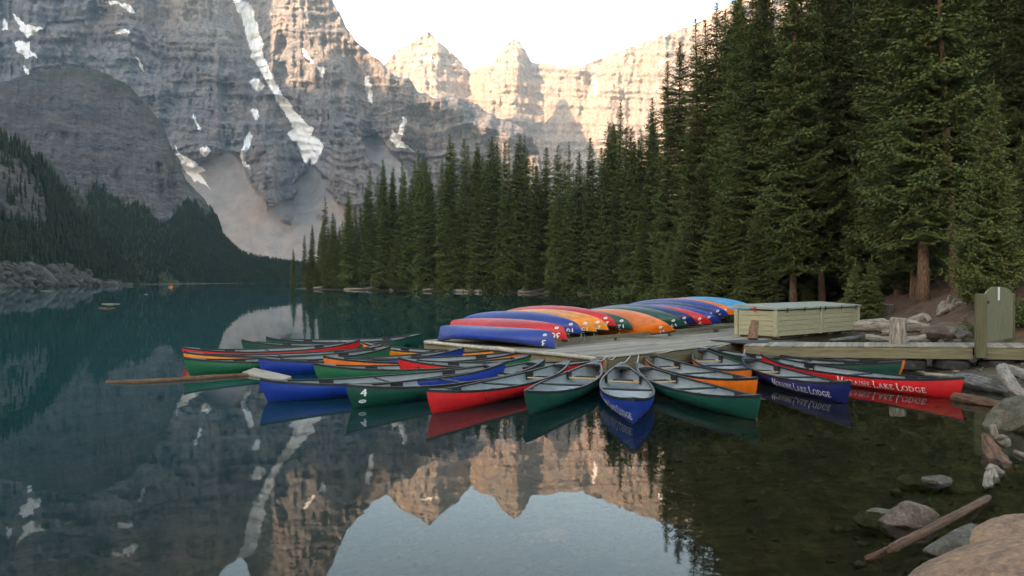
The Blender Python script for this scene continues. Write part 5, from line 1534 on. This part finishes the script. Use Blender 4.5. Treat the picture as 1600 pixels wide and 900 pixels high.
# floating wood at the left
driftlog(M['wetwood'], 'long thin floating log left of the canoes, knotted along its length', [([wat(166, 597.5, .0), wat(230, 596, .02), wat(300, 591.5, .025), wat(350, 588, .02), wat(402, 585.5, .01)], [.05, .06, .062, .06, .04])], 111, name='floating_log', rough=.25, n=10)
mb = MB(); a = wat(388, 581, .06); b_ = wat(446, 594.5, .0); d = b_ - a
mb.box((0, 0, 0), (d.length, .36, .07), bevel=.012); o = mb.build('floating_plank', M['deck']); o.location = (a + b_) / 2 + Vector((0, 0, .02)); o.rotation_euler = (0.25, math.asin(-d.z / d.length), math.atan2(d.y, d.x)); tag(o, 'broad grey plank floating between the two blue canoes on the left', 'plank')
for (u0, u1, v, lb) in [(154, 180, 481.5, 'brown log floating far out on the lake, nearer of two'), (159, 187, 475, 'pale log floating far out on the lake, behind the brown one'), (63, 82, 454.5, 'thin pale log floating near the far left shore'), (225, 231, 460, 'tiny pale log floating far out toward the yellow boat')]:
    driftlog(M['drift'] if 'pale' in lb else M['wetwood'], lb, [([wat(u0, v, .0), wat((u0 + u1) / 2, v - .1, .05), wat(u1, v, .0)], [.04, .055, .04])], 115, name='floating_log', n=8)
# far boat with a paddler
pf = wat(267, 449, 0)
o = canoe((pf.x, pf.y, .0), (.3, -1), 5.6, 'amber', 'tiny far yellow canoe with one paddler near the left shore', None)
def paddler():
    sk = bpy.data.meshes.new('person')
    V = [(0, 0, .30), (0, 0, .55), (0, .0, .82), (0, 0, .92), (0, .01, 1.04), (.2, 0, .80), (.30, .12, .58), (.18, .34, .52), (-.2, 0, .80), (-.30, .12, .58), (-.18, .34, .52), (.12, .2, .28), (.14, .55, .30), (-.12, .2, .28), (-.14, .55, .30)]
    E = [(0, 1), (1, 2), (2, 3), (3, 4), (2, 5), (5, 6), (6, 7), (2, 8), (8, 9), (9, 10), (0, 11), (11, 12), (0, 13), (13, 14)]
    sk.from_pydata(V, E, []); o2 = bpy.data.objects.new('person', sk); COL.objects.link(o2)
    md = o2.modifiers.new('skin', 'SKIN'); sk.skin_vertices[0].data[0].use_root = True
    for i, r_ in enumerate([.16, .15, .17, .055, .095, .07, .05, .04, .07, .05, .04, .09, .06, .09, .06]): sk.skin_vertices[0].data[i].radius = (r_, r_)
    o2.modifiers.new('sub', 'SUBSURF').levels = 1
    sk.materials.append(M['redtag']); o2.location = (pf.x, pf.y + .4, -.06)
    tag(o2, 'person in a red jacket sitting in the far yellow canoe', 'person')
paddler()

# ---- driftwood along the far wooded shore
def far_drift():
    g = np.random.default_rng(15)
    for i in range(46):
        u = g.uniform(480, 1015)
        us = [455, 500, 600, 700, 860, 940, 1000, 1060]; vs = [451, 452.5, 454, 456, 459, 462, 468, 476]
        v = np.interp(u, us, vs) - g.uniform(0, .6)
        p = hit(u, v)
        if p.y < 20: continue
        L = g.uniform(2, 6.5); a = g.normal(0, .25) - .05
        q = p + Vector((math.cos(a) * L, math.sin(a) * L, 0)); z = .12 + g.uniform(0, .35)
        p.z = max(0, GZ(p.x, p.y)) + z * .6; q.z = max(0, GZ(q.x, q.y)) + z
        r_ = g.uniform(.10, .22)
        mb = MB(); mb.add(*log_mesh([p, (p + q) / 2 + Vector((0, 0, .05)), q], [r_, r_ * .9, r_ * .55], i, 6, .3, 2))
        tag(mb.build('driftwood_log', M['drift'] if g.random() < .7 else M['greywood'], None, True), 'bleached driftwood log stranded along the wooded shore of the spit', 'log', 'driftwood along the spit')
far_drift()

# ---- shrubs
def shrub_mesh(seed, n_=1500, size=(1, 1, .8), leaf=.085):
    g = np.random.default_rng(seed)
    cl = g.normal(size=(26, 3)); cl /= np.linalg.norm(cl, axis=1)[:, None]; cl *= g.uniform(.35, .8, 26)[:, None]; cl[:, 2] = np.abs(cl[:, 2])
    k = g.integers(0, 26, n_); P = cl[k] + g.normal(0, .17, (n_, 3)); P[:, 2] = np.abs(P[:, 2]); P *= np.array(size)
    d = g.normal(size=(n_, 3)); d[:, 2] += .4; d /= np.linalg.norm(d, axis=1)[:, None]
    wv = np.cross(d, g.normal(size=(n_, 3))); wv /= np.linalg.norm(wv, axis=1)[:, None]
    ln = leaf * g.uniform(.7, 1.5, n_)
    V, Fc = diamonds(P, P + d * ln[:, None], wv * (ln * .33)[:, None])
    me = fastmesh('shrub_leaves', V, Fc); me.materials.append(M['leaf'])
    st = MB()
    for c in cl[:12]: st.tube([(0, 0, -.1), tuple(c * np.array(size) * .5 + [0, 0, .02]), tuple(c * np.array(size))], [.02, .012, .005], 4, cap=False)
    ms = st.mesh('shrub_stems'); ms.materials.append(M['bark_grey'])
    return me, ms
SH = [shrub_mesh(s, 1500, sz, lf) for s, sz, lf in ((1, (1, 1, .8), .085), (2, (1.2, 1, .65), .08), (3, (.8, .9, 1.1), .09))]
FARSH = [shrub_mesh(s, 900, (1.2, 1.1, .9), .2) for s in (11, 12)]
def shrub(k, x, y, s, label, group=None, meshes=SH, dz=-.05):
    o = thing('shrub', label, 'shrub', (x, y, GZ(x, y) + dz), (0, 0, random.uniform(0, 6.28)), group, (s, s, s))
    a, b_ = meshes[k % len(meshes)]
    link(bpy.data.objects.new('foliage', a), o); link(bpy.data.objects.new('stems', b_), o)
for (u, v, d, s, lb) in [(1518, 508, 23.8, .62, 'leafy shrub close left of the gate'), (1505, 500, 24.5, .5, 'low shrub behind the shrub left of the gate'), (1602, 520, 23.5, 1.15, 'dense dark shrub at the right edge behind the gate'), (1590, 500, 24, 1.0, 'shrub rising behind the right gate post'),
                         (1630, 540, 23, .9, 'low shrub at the right edge beside the walkway'), (1368, 482, 28, .6, 'shrub at the foot of the young spruce right of the box'), (1350, 492, 29.5, .55, 'low reddish shrub against the right end of the storage box'), (1446, 534, 23.5, .22, 'small tuft of leaves beside the post behind the walkway'), (1462, 528, 23.6, .26, 'small tuft of leaves before the broad boulder')]:
    x = (u - 800) / F * d; shrub(int(u) % 3, x, d, s, lb)
def shore_shrubs():
    g = np.random.default_rng(31)
    for i in range(70):
        u = g.uniform(640, 1015); d = shore_d(u) + g.uniform(.5, 5.0); x = (u - 800) / F * d
        shrub(i, x, d, g.uniform(.8, 1.9), 'green bush at the water\'s edge under the spruces of the spit', 'bushes along the shore of the spit', FARSH)
    for i in range(60):
        u = g.uniform(960, 1215); d = float(np.interp(u, [960, 1010, 1060, 1120, 1215], [104, 88, 70, 58, 50])) + g.uniform(-1.0, 5.0); x = (u - 800) / F * d
        if GZ(x, d) < .03: continue
        shrub(i, x, d, g.uniform(.7, 1.6), 'leafy bush on the shore behind the overturned canoes', 'bushes behind the overturned canoes', FARSH)
shore_shrubs()

# ---- boulders and grit: uncountable
def rubble(name, pts, sizes, mat):
    bm = bmesh.new(); bmesh.ops.create_icosphere(bm, subdivisions=1, radius=1)
    P = np.array([v.co[:] for v in bm.verts]); Fc = np.array([[v.index for v in f.verts] for f in bm.faces]); bm.free()
    g = np.random.default_rng(3); n_ = len(pts)
    J = P[None] * (1 + .35 * g.normal(size=(n_, len(P), 1))) * np.stack([sizes * g.uniform(.8, 1.5, n_), sizes * g.uniform(.7, 1.2, n_), sizes * g.uniform(.4, .9, n_)], -1)[:, None]
    V = J + np.asarray(pts)[:, None]
    FF = Fc[None] + (np.arange(n_) * len(P))[:, None, None]
    o = meshobj(name, fastmesh(name, V.reshape(-1, 3), FF.reshape(-1, 3)), mat); o['kind'] = 'stuff'
g = np.random.default_rng(41)
U = g.uniform(-200, 222, 7000); V_ = vbotC(U) - 40 * g.random(7000) ** 1.1
sc, cr = screeC(U, V_); k = sc > .5; U, V_ = U[k], V_[k]
P = atd(U, V_, depthC(U, V_, U * 0, U * 0)); rubble('boulder_slope', P, g.exponential(.36, len(P)) * P[:, 1] / 230 + .12, M['dark_rubble'])
n_ = 5200; Y = g.uniform(2.5, 26, n_); X = g.uniform(-3, 16, n_); s = sdist(X, Y)
k = ((s > -9) & (s < 4)); X, Y = X[k], Y[k]; z = ground_z(X, Y)
rubble('shore_pebbles', np.stack([X, Y, z], -1), g.exponential(.022, len(X)) + .012, M['olive_rock'])
# forest litter twigs on the bank
mb = MB()
for i in range(200):
    x = g.uniform(11, 24); y = g.uniform(22, 36)
    if sdist(np.array([x]), np.array([y]))[0] < .8: continue
    a = g.uniform(0, 6.28); L = g.uniform(.2, .9); z = GZ(x, y)
    x2 = x + math.cos(a) * L; y2 = y + math.sin(a) * L
    mb.tube([(x, y, z + .02), (x2, y2, GZ(x2, y2) + .04)], [.012, .005], 4, cap=False)
o = mb.build('fallen_twigs', M['bark']); o['kind'] = 'stuff'
